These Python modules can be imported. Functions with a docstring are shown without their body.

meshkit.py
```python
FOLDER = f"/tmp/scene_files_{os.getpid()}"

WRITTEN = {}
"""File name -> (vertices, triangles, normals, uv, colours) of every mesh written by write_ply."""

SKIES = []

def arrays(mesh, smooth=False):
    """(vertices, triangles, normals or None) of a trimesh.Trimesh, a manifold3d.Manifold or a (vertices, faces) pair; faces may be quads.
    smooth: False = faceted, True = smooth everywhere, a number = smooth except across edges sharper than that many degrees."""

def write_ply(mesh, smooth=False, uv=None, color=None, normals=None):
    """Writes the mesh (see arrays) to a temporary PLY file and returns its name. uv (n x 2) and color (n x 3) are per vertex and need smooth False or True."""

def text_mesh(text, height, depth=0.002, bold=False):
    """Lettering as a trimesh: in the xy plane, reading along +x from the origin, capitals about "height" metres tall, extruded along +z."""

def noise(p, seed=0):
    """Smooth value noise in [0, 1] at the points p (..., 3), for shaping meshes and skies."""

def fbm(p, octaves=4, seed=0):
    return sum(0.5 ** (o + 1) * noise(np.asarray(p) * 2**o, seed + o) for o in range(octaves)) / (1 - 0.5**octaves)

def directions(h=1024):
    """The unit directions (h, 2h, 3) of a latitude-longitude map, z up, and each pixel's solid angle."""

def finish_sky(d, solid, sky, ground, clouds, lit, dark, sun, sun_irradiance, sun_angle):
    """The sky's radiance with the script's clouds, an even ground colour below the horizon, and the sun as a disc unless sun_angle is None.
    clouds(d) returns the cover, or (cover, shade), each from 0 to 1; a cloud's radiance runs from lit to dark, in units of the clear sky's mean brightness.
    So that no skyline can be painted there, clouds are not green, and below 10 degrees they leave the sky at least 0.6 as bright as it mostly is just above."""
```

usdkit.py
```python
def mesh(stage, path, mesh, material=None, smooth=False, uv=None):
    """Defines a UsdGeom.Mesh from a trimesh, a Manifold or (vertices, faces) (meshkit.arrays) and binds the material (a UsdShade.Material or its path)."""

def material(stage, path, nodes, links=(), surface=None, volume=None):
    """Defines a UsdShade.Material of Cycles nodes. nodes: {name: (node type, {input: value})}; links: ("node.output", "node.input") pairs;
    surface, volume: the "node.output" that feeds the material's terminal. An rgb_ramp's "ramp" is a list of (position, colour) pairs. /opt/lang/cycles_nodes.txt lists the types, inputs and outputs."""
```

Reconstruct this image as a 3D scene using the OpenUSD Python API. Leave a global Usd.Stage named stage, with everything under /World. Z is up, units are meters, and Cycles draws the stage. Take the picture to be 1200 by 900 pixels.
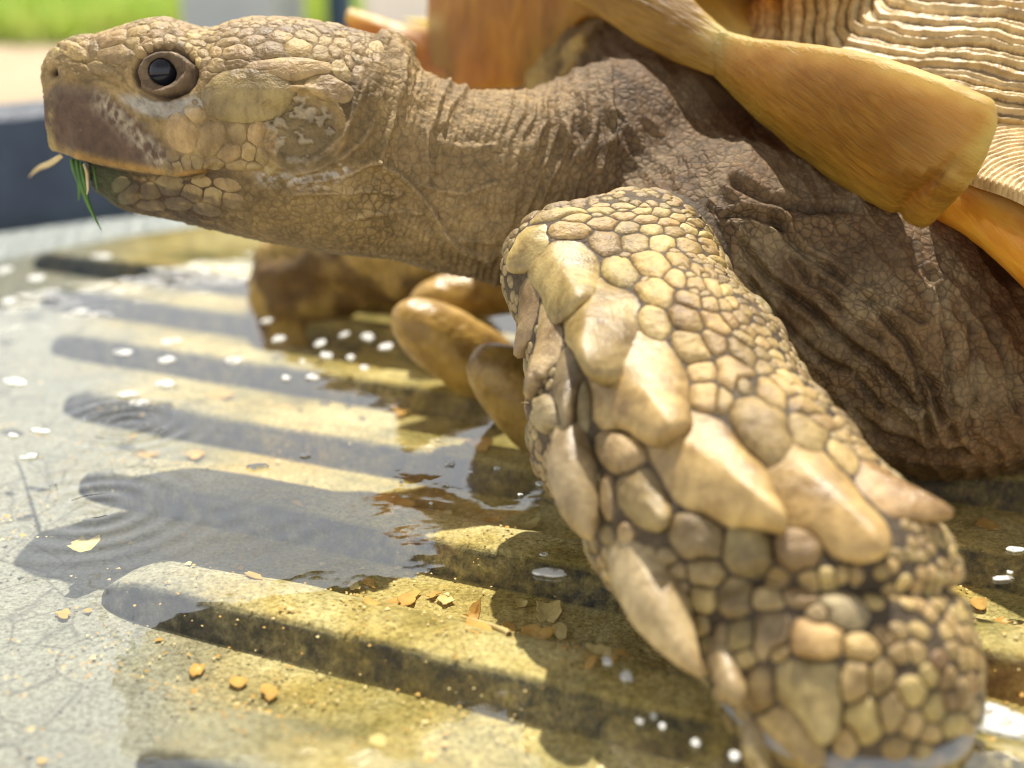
import math, random
import numpy as np, trimesh, usdkit, meshkit
from scipy.interpolate import PchipInterpolator
from scipy.spatial import cKDTree
from pxr import Usd, UsdGeom, UsdLux, UsdShade, Gf, Sdf, Vt

rng = np.random.default_rng(7)
stage = Usd.Stage.CreateInMemory()
UsdGeom.SetStageUpAxis(stage, UsdGeom.Tokens.z); UsdGeom.SetStageMetersPerUnit(stage, 1.0)
UsdGeom.Xform.Define(stage, '/World'); UsdGeom.Scope.Define(stage, '/World/Looks')

# ------------------------------------------------------------------ camera, sky, sun, exposure
PITCH, CAM_H, FPX = math.radians(20.0), 0.172, 1448.0        # FPX: focal length in 1200-wide picture pixels
EXPOSURE = 0.64
FOCUS, FSTOP = 0.379, 6.0
SUN_TO = np.array([0.03, 0.40, 0.915]); SUN_TO /= np.linalg.norm(SUN_TO)
SUN_INT, SKY_STRENGTH = 1.25, 0.036
cs, sn = math.cos(PITCH), math.sin(PITCH)

cam = UsdGeom.Camera.Define(stage, '/World/camera')
cam.AddTranslateOp().Set(Gf.Vec3d(0, 0, CAM_H)); cam.AddRotateXOp().Set(90 - math.degrees(PITCH))
cam.CreateHorizontalApertureAttr(36.0); cam.CreateVerticalApertureAttr(27.0)
cam.CreateFocalLengthAttr(36.0 * FPX / 1200); cam.CreateFStopAttr(FSTOP); cam.CreateFocusDistanceAttr(FOCUS)
cam.CreateClippingRangeAttr(Gf.Vec2f(0.01, 500)); cam.CreateExposureAttr(EXPOSURE)

el, rot = math.asin(SUN_TO[2]), math.atan2(SUN_TO[0], SUN_TO[1])
sky = usdkit.material(stage, '/World/Looks/sky', {
    's': ('sky_texture', {'sky_type': 'single_scattering', 'sun_disc': False, 'sun_elevation': el, 'sun_rotation': rot, 'aerosol_density': 2.0}),
    'g': ('texture_coordinate', {}), 'm': ('mapping', {'scale': (1.0, 1.0, 2.2)}),
    'n': ('noise_texture', {'scale': 2.3, 'detail': 6.0, 'roughness': 0.55}),
    'r': ('rgb_ramp', {'ramp': [(0.38, (0.12,) * 3), (0.62, (0.85,) * 3)]}),
    'x': ('mix', {'color2': (6.5, 6.5, 6.4)}), 'z': ('separate_xyz', {}), 'zr': ('rgb_ramp', {'ramp': [(0.0, (0.9,) * 3), (0.45, (0.85,) * 3), (0.75, (0.25,) * 3), (1.0, (0.1,) * 3)]}), 'hz': ('mix', {'color2': (23.0, 23.6, 24.4)}),
    'b': ('background_shader', {'strength': SKY_STRENGTH})},
    [('g.generated', 'm.vector'), ('m.vector', 'n.vector'), ('n.fac', 'r.fac'), ('r.color', 'x.fac'), ('s.color', 'x.color1'), ('g.generated', 'z.vector'), ('z.z', 'zr.fac'), ('x.color', 'hz.color1'), ('zr.color', 'hz.fac'), ('hz.color', 'b.color')], surface='b.background')
dome = UsdLux.DomeLight.Define(stage, '/World/sky'); UsdShade.MaterialBindingAPI.Apply(dome.GetPrim()).Bind(sky)
dome.GetPrim().SetCustomDataByKey('kind', 'structure')
sun = UsdLux.DistantLight.Define(stage, '/World/sun')
sun.CreateIntensityAttr(SUN_INT); sun.CreateAngleAttr(0.53); sun.CreateNormalizeAttr(True); sun.CreateColorAttr(Gf.Vec3f(1.0, 0.94, 0.84))
q = Gf.Rotation(Gf.Vec3d(0, 0, 1), Gf.Vec3d(*map(float, SUN_TO)))
sun.AddTransformOp().Set(Gf.Matrix4d().SetRotate(q))

# ------------------------------------------------------------------ picture geometry used to measure the place
def at(px, py, D):
    px, py, D = map(np.asarray, (px, py, D)); a, v = (px - 600) / FPX, (450 - py) / FPX
    return np.stack(np.broadcast_arrays(D * a, D * (cs + sn * v), CAM_H + D * (-sn + cs * v)), -1)
def at_y(px, py, y): return at(px, py, np.asarray(y) / (cs + sn * (450 - np.asarray(py)) / FPX))
def on_z(px, py, z=0.0): return at(px, py, (z - CAM_H) / (-sn + cs * (450 - np.asarray(py, float)) / FPX))
def proj(P):
    x, y, z = P[..., 0], P[..., 1], P[..., 2] - CAM_H
    D = y * cs - z * sn
    return 600 + FPX * x / D, 450 - FPX * (y * sn + z * cs) / D, D

# ------------------------------------------------------------------ naming, tagging, materials
used = {}
def path_of(parent, name):
    k = (str(parent), name); n = used.get(k, 0); used[k] = n + 1
    return f'{parent}/{name}' + (f'_{n:03d}' if n else '')
def tag(p, label=None, cat=None, group=None, kind=None):
    for k, v in (('label', label), ('category', cat), ('group', group), ('kind', kind)):
        if v: p.SetCustomDataByKey(k, v)
    return p
def thing(name, label, cat, group=None, loc=(0, 0, 0)):
    x = UsdGeom.Xform.Define(stage, path_of('/World', name)); x.AddTranslateOp().Set(Gf.Vec3d(*map(float, loc)))
    return tag(x.GetPrim(), label, cat, group)
def obj(name, mesh, mat, parent=None, smooth=40, col=None, label=None, grain=None):
    if isinstance(mesh, tuple):                            # leave out unused points
        Vv, F3 = mesh; keep = np.zeros(len(Vv), bool); keep[F3.ravel()] = True
        if not keep.all(): mesh = (Vv[keep], (np.cumsum(keep) - 1)[F3]); col = None if col is None else np.asarray(col)[keep]
    m = usdkit.mesh(stage, path_of(parent.GetPath() if parent else '/World', name), mesh, MAT[mat], smooth=smooth)
    if col is not None:
        UsdGeom.PrimvarsAPI(m).CreatePrimvar('col', Sdf.ValueTypeNames.Color3fArray, 'vertex').Set(Vt.Vec3fArray.FromNumpy(np.asarray(col, np.float32)))
    if grain is not None:                                  # coordinates along and across the fibres of the horn
        g = np.asarray(grain, float); g /= np.linalg.norm(g); a = np.cross(g, [0, 0, 1.0]); a /= np.linalg.norm(a); Vv = np.asarray(mesh[0]); Vv = np.stack([Vv @ g * .16, Vv @ a, Vv @ np.cross(g, a)], 1)
        UsdGeom.PrimvarsAPI(m).CreatePrimvar('grain', Sdf.ValueTypeNames.Vector3fArray, 'vertex').Set(Vt.Vec3fArray.FromNumpy(Vv.astype(np.float32)))
        if col is None: UsdGeom.PrimvarsAPI(m).CreatePrimvar('col', Sdf.ValueTypeNames.Color3fArray, 'vertex').Set(Vt.Vec3fArray.FromNumpy(cream(np.asarray(mesh[0]))))
    if label: m.GetPrim().SetCustomDataByKey('label', label)
    return m.GetPrim()

def cream(V):
    # paler horn with sunlight painted along the upper edge and tips of the rim scutes
    u, v, _ = proj(V); e, _ = line_d(u, v, [(845, 40), (880, 46), (960, 58), (1040, 78), (1110, 103), (1160, 130), (1166, 145), (1140, 180)]); f, _ = line_d(u, v, [(1116, 205), (1180, 234), (1240, 262)]); g, _ = line_d(u, v, [(408, 18), (440, 20), (485, 31), (510, 26)])
    n = meshkit.fbm(V * 120, 3, 81) - .5
    return np.repeat(np.clip(np.maximum.reduce([np.exp(-((e + 30 * n) / 26) ** 2), .8 * np.exp(-(f / 9) ** 2), .7 * np.exp(-(g / 8) ** 2), .55 * sm(u + 60 * n, 1010, 1120) * (v < 200)]), 0, 1)[:, None], 3, 1).astype(np.float32)
MAT = {}
def mat(name, nodes, links, surface='p.BSDF', volume=None):
    MAT[name] = usdkit.material(stage, f'/World/Looks/{name}', nodes, links, surface=surface, volume=volume)
def plain(name, c1, c2, scale=8.0, rough=0.6, bump=0.0, bscale=60.0, detail=5.0, **kw):
    n = {'g': ('geometry', {}), 'n': ('noise_texture', {'scale': scale, 'detail': detail, 'roughness': 0.6}),
         'r': ('rgb_ramp', {'ramp': [(0.3, c1), (0.7, c2)]}), 'p': ('principled_bsdf', {'roughness': rough, **kw})}
    l = [('g.position', 'n.vector'), ('n.fac', 'r.fac'), ('r.color', 'p.base_color')]
    if bump:
        n |= {'k': ('noise_texture', {'scale': bscale, 'detail': 4.0}), 'b': ('bump', {'distance': bump, 'strength': 1.0})}
        l += [('g.position', 'k.vector'), ('k.fac', 'b.height'), ('b.normal', 'p.normal')]
    mat(name, n, l)

# skin: colour of each place comes with the mesh; pebbled relief and fine grain from the material
mat('skin', {
    'g': ('geometry', {}), 'a': ('attribute', {'attribute': 'col'}),
    'n': ('noise_texture', {'scale': 260.0, 'detail': 6.0, 'roughness': 0.65}), 'nr': ('rgb_ramp', {'ramp': [(0.25, (0.55,) * 3), (0.75, (1.4, 1.36, 1.3))]}),
    'n2': ('noise_texture', {'scale': 45.0, 'detail': 4.0}), 'n2r': ('rgb_ramp', {'ramp': [(0.3, (0.72, 0.70, 0.68)), (0.7, (1.25,) * 3)]}),
    'mu': ('mix', {'mix_type': 'multiply', 'fac': 1.0}), 'mu2': ('mix', {'mix_type': 'multiply', 'fac': 1.0}),
    'w': ('noise_texture', {'scale': 120.0, 'detail': 2.0}), 'ws': ('vector_math', {'math_type': 'scale', 'scale': 0.0014}), 'wa': ('vector_math', {'math_type': 'add'}),
    'v': ('voronoi_texture', {'feature': 'distance_to_edge', 'scale': 340.0}), 'vc': ('rgb_ramp', {'ramp': [(0.015, (0.30, 0.26, 0.22)), (0.13, (1.0,) * 3)]}), 'mu3': ('mix', {'mix_type': 'multiply'}), 'pb': ('attribute', {'attribute': 'pebble'}), 'vh': ('math', {'math_type': 'multiply'}), 'vr': ('map_range', {'from_min': 0.0, 'from_max': 0.28, 'to_min': 0.0, 'to_max': 1.0, 'clamp': True}),
    'n3': ('noise_texture', {'scale': 1500.0, 'detail': 4.0, 'roughness': 0.7}), 'h': ('math', {'math_type': 'multiply_add', 'value2': 0.65}),
    'b': ('bump', {'distance': 0.0007, 'strength': 1.0}), 'p': ('principled_bsdf', {'roughness': 0.62, 'specular_ior_level': 0.35})},
    [('g.position', 'n.vector'), ('n.fac', 'nr.fac'), ('g.position', 'n2.vector'), ('n2.fac', 'n2r.fac'),
     ('a.color', 'mu.color1'), ('nr.color', 'mu.color2'), ('mu.color', 'mu2.color1'), ('n2r.color', 'mu2.color2'), ('v.distance', 'vc.fac'), ('mu2.color', 'mu3.color1'), ('vc.color', 'mu3.color2'), ('mu3.color', 'p.base_color'),
     ('g.position', 'w.vector'), ('w.color', 'ws.vector1'), ('ws.vector', 'wa.vector1'), ('g.position', 'wa.vector2'), ('wa.vector', 'v.vector'),
     ('v.distance', 'vr.value'), ('pb.fac', 'mu3.fac'), ('vr.result', 'vh.value1'), ('pb.fac', 'vh.value2'), ('g.position', 'n3.vector'), ('n3.fac', 'h.value1'), ('vh.value', 'h.value3'), ('h.value', 'b.height'), ('b.normal', 'p.normal')])
# horny scales
def scale_mat(name, lump, r0, r1):
    mat(name, {
        'g': ('geometry', {}), 'a': ('attribute', {'attribute': 'col'}), 'o': ('object_info', {}),
        'm': ('mapping', {'scale': (1.0, 1.0, 0.45), 'rotation': (0.4, 0.3, 0.0)}),
        'n': ('noise_texture', {'scale': 330.0, 'detail': 7.0, 'roughness': 0.62, 'distortion': 0.6}), 'nr': ('rgb_ramp', {'ramp': [(0.25, (0.62, 0.57, 0.5)), (0.55, (1.0,) * 3), (0.8, (1.22, 1.2, 1.15))]}),
        'n2': ('noise_texture', {'scale': 75.0, 'detail': 5.0, 'roughness': 0.6}), 'n2r': ('rgb_ramp', {'ramp': [(0.32, (0.50, 0.44, 0.37)), (0.58, (1.10,) * 3)]}),
        'mu': ('mix', {'mix_type': 'multiply', 'fac': 1.0}), 'mu2': ('mix', {'mix_type': 'multiply', 'fac': 1.0}), 'mu3': ('mix', {'mix_type': 'multiply', 'fac': 1.0}),
        'or': ('rgb_ramp', {'ramp': [(0.0, (0.72, 0.69, 0.66)), (1.0, (1.12, 1.10, 1.04))]}),
        'n3': ('noise_texture', {'scale': 900.0, 'detail': 5.0, 'roughness': 0.65}), 'b': ('bump', {'distance': 0.00022, 'strength': 1.0}),
        'n4': ('noise_texture', {'scale': 260.0, 'detail': 6.0, 'roughness': 0.6}), 'b2': ('bump', {'distance': lump, 'strength': 1.0}),
        'rr': ('map_range', {'from_min': 0.3, 'from_max': 0.7, 'to_min': r0, 'to_max': r1}),
        'p': ('principled_bsdf', {'roughness': 0.4, 'specular_ior_level': 0.55, 'subsurface_weight': 0.06, 'subsurface_scale': 0.0015, 'subsurface_radius': (1.0, 0.6, 0.3)})},
        [('g.position', 'm.vector'), ('m.vector', 'n.vector'), ('n.fac', 'nr.fac'), ('g.position', 'n2.vector'), ('n2.fac', 'n2r.fac'), ('a.color', 'mu.color1'), ('nr.color', 'mu.color2'),
         ('mu.color', 'mu2.color1'), ('n2r.color', 'mu2.color2'), ('o.random', 'or.fac'), ('mu2.color', 'mu3.color1'), ('or.color', 'mu3.color2'), ('mu3.color', 'p.base_color'),
         ('g.position', 'n3.vector'), ('n3.fac', 'b.height'), ('g.position', 'n4.vector'), ('n4.fac', 'b2.height'), ('b.normal', 'b2.normal'), ('b2.normal', 'p.normal'),
         ('n2.fac', 'rr.value'), ('rr.result', 'p.roughness')])
scale_mat('scale', .0013, .38, .60); scale_mat('smooth_scale', .0005, .24, .46)
# shell horn: fibrous, amber, lets some light through
def shell_mat(name, c1, c2, c3, stretch, rot, scale=120.0, sss=0.5, rough=0.42):
    mat(name, {
        'g': ('geometry', {}), 'm': ('attribute', {'attribute': 'grain'}),
        'n': ('noise_texture', {'scale': scale, 'detail': 7.0, 'roughness': 0.6, 'distortion': 0.4}), 'r': ('rgb_ramp', {'ramp': [(0.28, c1), (0.5, c2), (0.75, c3)]}),
        'n2': ('noise_texture', {'scale': 28.0, 'detail': 3.0}), 'r2': ('rgb_ramp', {'ramp': [(0.3, (0.72, 0.66, 0.56)), (0.65, (1.08,) * 3)]}), 'mu': ('mix', {'mix_type': 'multiply', 'fac': 1.0}), 'ca': ('attribute', {'attribute': 'col'}), 'cx': ('mix', {'color2': (0.46, 0.32, 0.095)}),
        'b': ('bump', {'distance': 0.0009, 'strength': 1.0}),
        'p': ('principled_bsdf', {'roughness': rough, 'specular_ior_level': 0.3, 'subsurface_weight': sss, 'subsurface_scale': 0.006, 'subsurface_radius': (1.0, 0.45, 0.12)})},
        [('m.vector', 'n.vector'), ('n.fac', 'r.fac'), ('g.position', 'n2.vector'), ('n2.fac', 'r2.fac'), ('ca.fac', 'cx.fac'), ('r.color', 'cx.color1'), ('cx.color', 'mu.color1'), ('r2.color', 'mu.color2'),
         ('mu.color', 'p.base_color'), ('n.fac', 'b.height'), ('b.normal', 'p.normal')])
shell_mat('horn', (0.15, 0.073, 0.005), (0.21, 0.110, 0.009), (0.28, 0.155, 0.018), (1.0, 0.6, 2.2), (0.0, 0.6, 0.3), 520.0, 0.2, 0.5)
shell_mat('horn_dark', (0.15, 0.062, 0.003), (0.23, 0.103, 0.005), (0.30, 0.152, 0.010), (1.6, 1.0, 0.5), (0.0, 0.3, 0.0), 150.0, 0.35)
shell_mat('horn_orange', (0.42, 0.15, 0.008), (0.55, 0.22, 0.015), (0.62, 0.32, 0.04), (1.0, 0.6, 2.2), (0.0, 0.6, 0.3), 200.0, 0.6)  # glow of the sun through the lip put into the base colour
mat('carapace', {
    'g': ('geometry', {}), 'a': ('attribute', {'attribute': 'col'}), 'n': ('noise_texture', {'scale': 200.0, 'detail': 6.0}), 'nr': ('rgb_ramp', {'ramp': [(0.25, (0.6, 0.56, 0.5)), (0.7, (1.2,) * 3)]}),
    'mu': ('mix', {'mix_type': 'multiply', 'fac': 1.0}), 'n3': ('noise_texture', {'scale': 800.0, 'detail': 4.0}), 'b': ('bump', {'distance': 0.0003, 'strength': 1.0}),
    'p': ('principled_bsdf', {'roughness': 0.42, 'specular_ior_level': 0.5})},
    [('g.position', 'n.vector'), ('n.fac', 'nr.fac'), ('a.color', 'mu.color1'), ('nr.color', 'mu.color2'), ('mu.color', 'p.base_color'), ('g.position', 'n3.vector'), ('n3.fac', 'b.height'), ('b.normal', 'p.normal')])
mat('eye', {'p': ('principled_bsdf', {'base_color': (0.006, 0.006, 0.008), 'roughness': 0.03, 'specular_ior_level': 0.45})}, [])
plain('gular', (0.10, 0.045, 0.010), (0.50, 0.31, 0.07), 55.0, 0.38, 0.0014, 160.0)
# tub plastic under a coat of sediment
mat('sediment', {
    'g': ('geometry', {}), 'n': ('noise_texture', {'scale': 26.0, 'detail': 8.0, 'roughness': 0.68}), 'r': ('rgb_ramp', {'ramp': [(0.30, (0.24, 0.18, 0.05)), (0.44, (0.55, 0.41, 0.14)), (0.62, (0.74, 0.60, 0.29))]}),
    'n2': ('noise_texture', {'scale': 9.0, 'detail': 5.0, 'roughness': 0.6}), 'r2': ('rgb_ramp', {'ramp': [(0.54, (0.0,) * 3), (0.70, (0.6,) * 3)]}), 'x': ('mix', {'color2': (0.50, 0.27, 0.035)}),
    's': ('voronoi_texture', {'scale': 520.0}), 'sr': ('rgb_ramp', {'ramp': [(0.10, (1.0,) * 3), (0.2, (0.0,) * 3)]}), 'n4': ('noise_texture', {'scale': 60.0, 'detail': 3.0}), 'n4r': ('rgb_ramp', {'ramp': [(0.5, (0.0,) * 3), (0.66, (0.8,) * 3)]}),
    'sm': ('mix', {'mix_type': 'multiply', 'fac': 1.0}), 'x2': ('mix', {'color2': (0.82, 0.78, 0.62)}),
    'nz': ('separate_xyz', {}), 'nzr': ('rgb_ramp', {'ramp': [(0.62, (1.0,) * 3), (0.86, (0.0,) * 3)]}), 'cv': ('voronoi_texture', {'feature': 'distance_to_edge', 'scale': 62.0}), 'cw': ('noise_texture', {'scale': 40.0, 'detail': 2.0}), 'cws': ('vector_math', {'math_type': 'scale', 'scale': 0.008}), 'cwa': ('vector_math', {'math_type': 'add'}), 'cr': ('rgb_ramp', {'ramp': [(0.012, (0.42,) * 3), (0.045, (0.0,) * 3)]}), 'cx': ('separate_xyz', {}), 'cxr': ('map_range', {'from_min': -0.13, 'from_max': -0.085, 'to_min': 1.0, 'to_max': 0.0, 'clamp': True}), 'cm': ('math', {'math_type': 'multiply'}), 'x4': ('mix', {'color2': (0.06, 0.055, 0.045)}), 'fg': ('noise_texture', {'scale': 620.0, 'detail': 4.0, 'roughness': 0.75}), 'fgr': ('rgb_ramp', {'ramp': [(0.3, (0.38, 0.36, 0.3)), (0.5, (0.92, 0.91, 0.88)), (0.68, (1.3,) * 3)]}), 'fm': ('mix', {'mix_type': 'multiply', 'fac': 1.0}),  # dark net at left: lines mirrored in the water, painted on the floor
    'al': ('noise_texture', {'scale': 15.0, 'detail': 6.0, 'roughness': 0.7}), 'alr': ('rgb_ramp', {'ramp': [(0.45, (0.0,) * 3), (0.62, (0.7,) * 3)]}), 'am': ('mix', {'color2': (0.15, 0.135, 0.035)}),
    'lw': ('noise_texture', {'scale': 18.0, 'detail': 4.0}), 'lx': ('math', {'math_type': 'multiply_add', 'value2': 0.12}), 'ly': ('math', {'math_type': 'multiply_add', 'value2': 0.38}), 'lr': ('map_range', {'from_min': 0.055, 'from_max': 0.125, 'to_min': 0.85, 'to_max': 0.0, 'clamp': True}), 'lm': ('mix', {'color2': (0.33, 0.33, 0.31)}), 'xn': ('noise_texture', {'scale': 130.0, 'detail': 7.0, 'roughness': 0.75}), 'xr': ('rgb_ramp', {'ramp': [(0.36, (0.35,) * 3), (0.6, (1.0,) * 3)]}), 'xm': ('mix', {'mix_type': 'multiply', 'fac': 1.0}), 'x3': ('mix', {'color2': (0.055, 0.058, 0.055)}), 'b': ('bump', {'distance': 0.0016, 'strength': 1.0}), 'n5': ('noise_texture', {'scale': 420.0, 'detail': 5.0, 'roughness': 0.7}), 'p': ('principled_bsdf', {'roughness': 0.85, 'specular_ior_level': 0.15})},  # left side greyed: the sky's reflection painted into the floor colour
    [('g.position', 'n.vector'), ('n.fac', 'r.fac'), ('g.position', 'n2.vector'), ('n2.fac', 'r2.fac'), ('r.color', 'x.color1'), ('r2.color', 'x.fac'), ('g.position', 's.vector'), ('s.distance', 'sr.fac'),
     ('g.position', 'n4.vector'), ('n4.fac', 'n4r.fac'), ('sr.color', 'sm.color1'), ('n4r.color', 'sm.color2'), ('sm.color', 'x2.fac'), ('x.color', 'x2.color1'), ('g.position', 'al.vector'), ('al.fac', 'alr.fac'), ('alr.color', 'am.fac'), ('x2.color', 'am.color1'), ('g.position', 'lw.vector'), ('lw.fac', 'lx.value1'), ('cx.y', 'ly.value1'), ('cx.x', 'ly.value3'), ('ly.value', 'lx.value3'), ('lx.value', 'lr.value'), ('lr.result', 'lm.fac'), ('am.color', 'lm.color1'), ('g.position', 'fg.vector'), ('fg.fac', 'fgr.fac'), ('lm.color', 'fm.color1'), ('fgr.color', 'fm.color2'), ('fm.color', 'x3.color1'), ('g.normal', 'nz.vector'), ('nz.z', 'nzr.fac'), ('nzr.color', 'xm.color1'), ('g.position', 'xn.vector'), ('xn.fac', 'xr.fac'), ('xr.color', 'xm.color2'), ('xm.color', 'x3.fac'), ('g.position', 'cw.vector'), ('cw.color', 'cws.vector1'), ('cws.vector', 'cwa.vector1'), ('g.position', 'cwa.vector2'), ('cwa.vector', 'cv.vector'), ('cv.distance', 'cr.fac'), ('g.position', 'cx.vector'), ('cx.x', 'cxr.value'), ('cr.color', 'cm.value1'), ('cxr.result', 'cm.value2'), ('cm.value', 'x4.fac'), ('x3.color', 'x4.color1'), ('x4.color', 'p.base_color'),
     ('g.position', 'n5.vector'), ('n5.fac', 'b.height'), ('b.normal', 'p.normal')])
plain('tub_plastic', (0.010, 0.022, 0.045), (0.03, 0.05, 0.085), 30.0, 0.35, 0.0004, 200.0)
plain('rim_plastic', (0.05, 0.07, 0.10), (0.12, 0.14, 0.17), 30.0, 0.4)
plain('soil', (0.34, 0.25, 0.15), (0.46, 0.36, 0.24), 3.0, 0.9, 0.01, 30.0)
plain('turf', (0.40, 0.52, 0.07), (0.62, 0.68, 0.18), 1.6, 0.8)
plain('grass_blade', (0.42, 0.58, 0.08), (0.62, 0.72, 0.2), 1.6, 0.6)
plain('wet_grass', (0.05, 0.12, 0.02), (0.12, 0.24, 0.04), 90.0, 0.4)
plain('straw', (0.55, 0.38, 0.15), (0.75, 0.58, 0.28), 200.0, 0.6)
plain('leaf_litter', (0.42, 0.20, 0.03), (0.68, 0.40, 0.09), 150.0, 0.7, 0.0004, 400.0)
plain('leaf_tan', (0.50, 0.34, 0.10), (0.74, 0.58, 0.26), 150.0, 0.7, 0.0004, 400.0)
mat('white_flake', {'g': ('geometry', {}), 'n': ('noise_texture', {'scale': 420.0, 'detail': 4.0, 'roughness': 0.6}), 'r': ('rgb_ramp', {'ramp': [(0.40, (0.0,) * 3), (0.52, (0.95,) * 3)]}), 'p': ('principled_bsdf', {'base_color': (0.74, 0.74, 0.71), 'roughness': 0.4})},
    [('g.position', 'n.vector'), ('n.fac', 'r.fac'), ('r.color', 'p.alpha')])
plain('grey_paint', (0.30, 0.35, 0.38), (0.44, 0.49, 0.50), 4.0, 0.7)
plain('blue_plastic', (0.015, 0.045, 0.09), (0.03, 0.07, 0.12), 4.0, 0.5)
plain('white_plastic', (0.66, 0.64, 0.58), (0.78, 0.76, 0.7), 4.0, 0.5)
plain('bark', (0.06, 0.045, 0.03), (0.12, 0.09, 0.06), 20.0, 0.9, 0.01, 60.0)

# ------------------------------------------------------------------ the tortoise's body: one implicit skin
YH = 0.425
def ycen(x): return np.interp(x, [-0.2, -0.045, 0.0, 0.05, 0.1], [YH, YH, YH + 0.014, YH + 0.045, YH + 0.07])
_top = [(52.6, 86), (53.2, 75), (56, 66), (62, 57), (70, 50.5), (80, 45.5), (91, 42), (103, 41), (112, 40), (130, 34.5), (160, 25), (178, 21.5), (192, 21), (207, 25), (228, 32), (243, 34), (255, 31), (275, 24), (300, 20.5), (330, 21), (360, 24), (390, 29), (415, 36), (440, 43), (460, 47.5), (474, 55), (484, 68), (494, 82), (520, 97), (545, 106), (580, 109), (620, 107), (650, 97), (690, 75), (740, 60), (800, 70), (860, 110)]
_bot = [(52.6, 90), (54.6, 103), (59.5, 124), (61, 148), (63, 172), (67, 180), (76, 185), (88, 190), (99, 197), (106, 226), (123, 238), (147, 251), (173, 256), (207, 260), (257, 268), (330, 281), (400, 293), (450, 299), (500, 312), (560, 323), (620, 338), (700, 360), (800, 400), (860, 420)]
_yy = lambda px: np.interp(px, [0, 470, 600, 720, 860], [YH, YH, YH + .014, YH + .05, YH + .08])
def _curve(pts): return PchipInterpolator([p[0] for p in pts], [at_y(px, py, _yy(px))[2] for px, py in pts])
ZT, ZB = _curve(_top), _curve(_bot)
U0, U1 = 52.6, 860.0
WID = PchipInterpolator([52, 56, 66, 85, 115, 150, 200, 260, 330, 400, 460, 520, 600, 700, 800, 860], [.0040, .0062, .0098, .0140, .0180, .0215, .0265, .0325, .0365, .0355, .0305, .0290, .0320, .042, .055, .06])
XE = float(at_y(860, 250, _yy(860))[0])

def head_f(P):
    def raw(P):
        yc = ycen(P[:, 0]); px = 600 + FPX * P[:, 0] / (yc * cs - (P[:, 2] - CAM_H) * sn)
        x = np.clip(px, U0, U1); t, b = ZT(x), ZB(x); zc, h, w = (t + b) / 2, np.maximum((t - b) / 2, 1e-3), WID(x)
        q = ((np.abs(P[:, 1] - yc) / w) ** 2.25 + (np.abs(P[:, 2] - zc) / h) ** 2.25) ** (1 / 2.25)
        return np.maximum((q - 1) * np.minimum(w, h), np.maximum(U0 - px, px - U1) * 2.9e-4)
    f = raw(P); e = 4e-4; g = np.stack([(raw(P + d) - f) / e for d in np.eye(3) * e], 1)
    return f / np.maximum(np.linalg.norm(g, axis=1), 1.0)
def cone_f(P, p0, r0, p1, r1):
    d = p1 - p0; x, y, z = P[:, 0] - p0[0], P[:, 1] - p0[1], P[:, 2] - p0[2]; L = d @ d
    t = np.clip((x * d[0] + y * d[1] + z * d[2]) / L, 0, 1); x, y, z = x - t * d[0], y - t * d[1], z - t * d[2]
    return np.sqrt(x * x + y * y + z * z) - (r0 + t * (r1 - r0))
def smin(a, b, k):
    h = np.maximum(k - np.abs(a - b), 0) / k
    return np.minimum(a, b) - h * h * k * 0.25
J = lambda px, py, D, r: (at(px, py, D), r)
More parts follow.
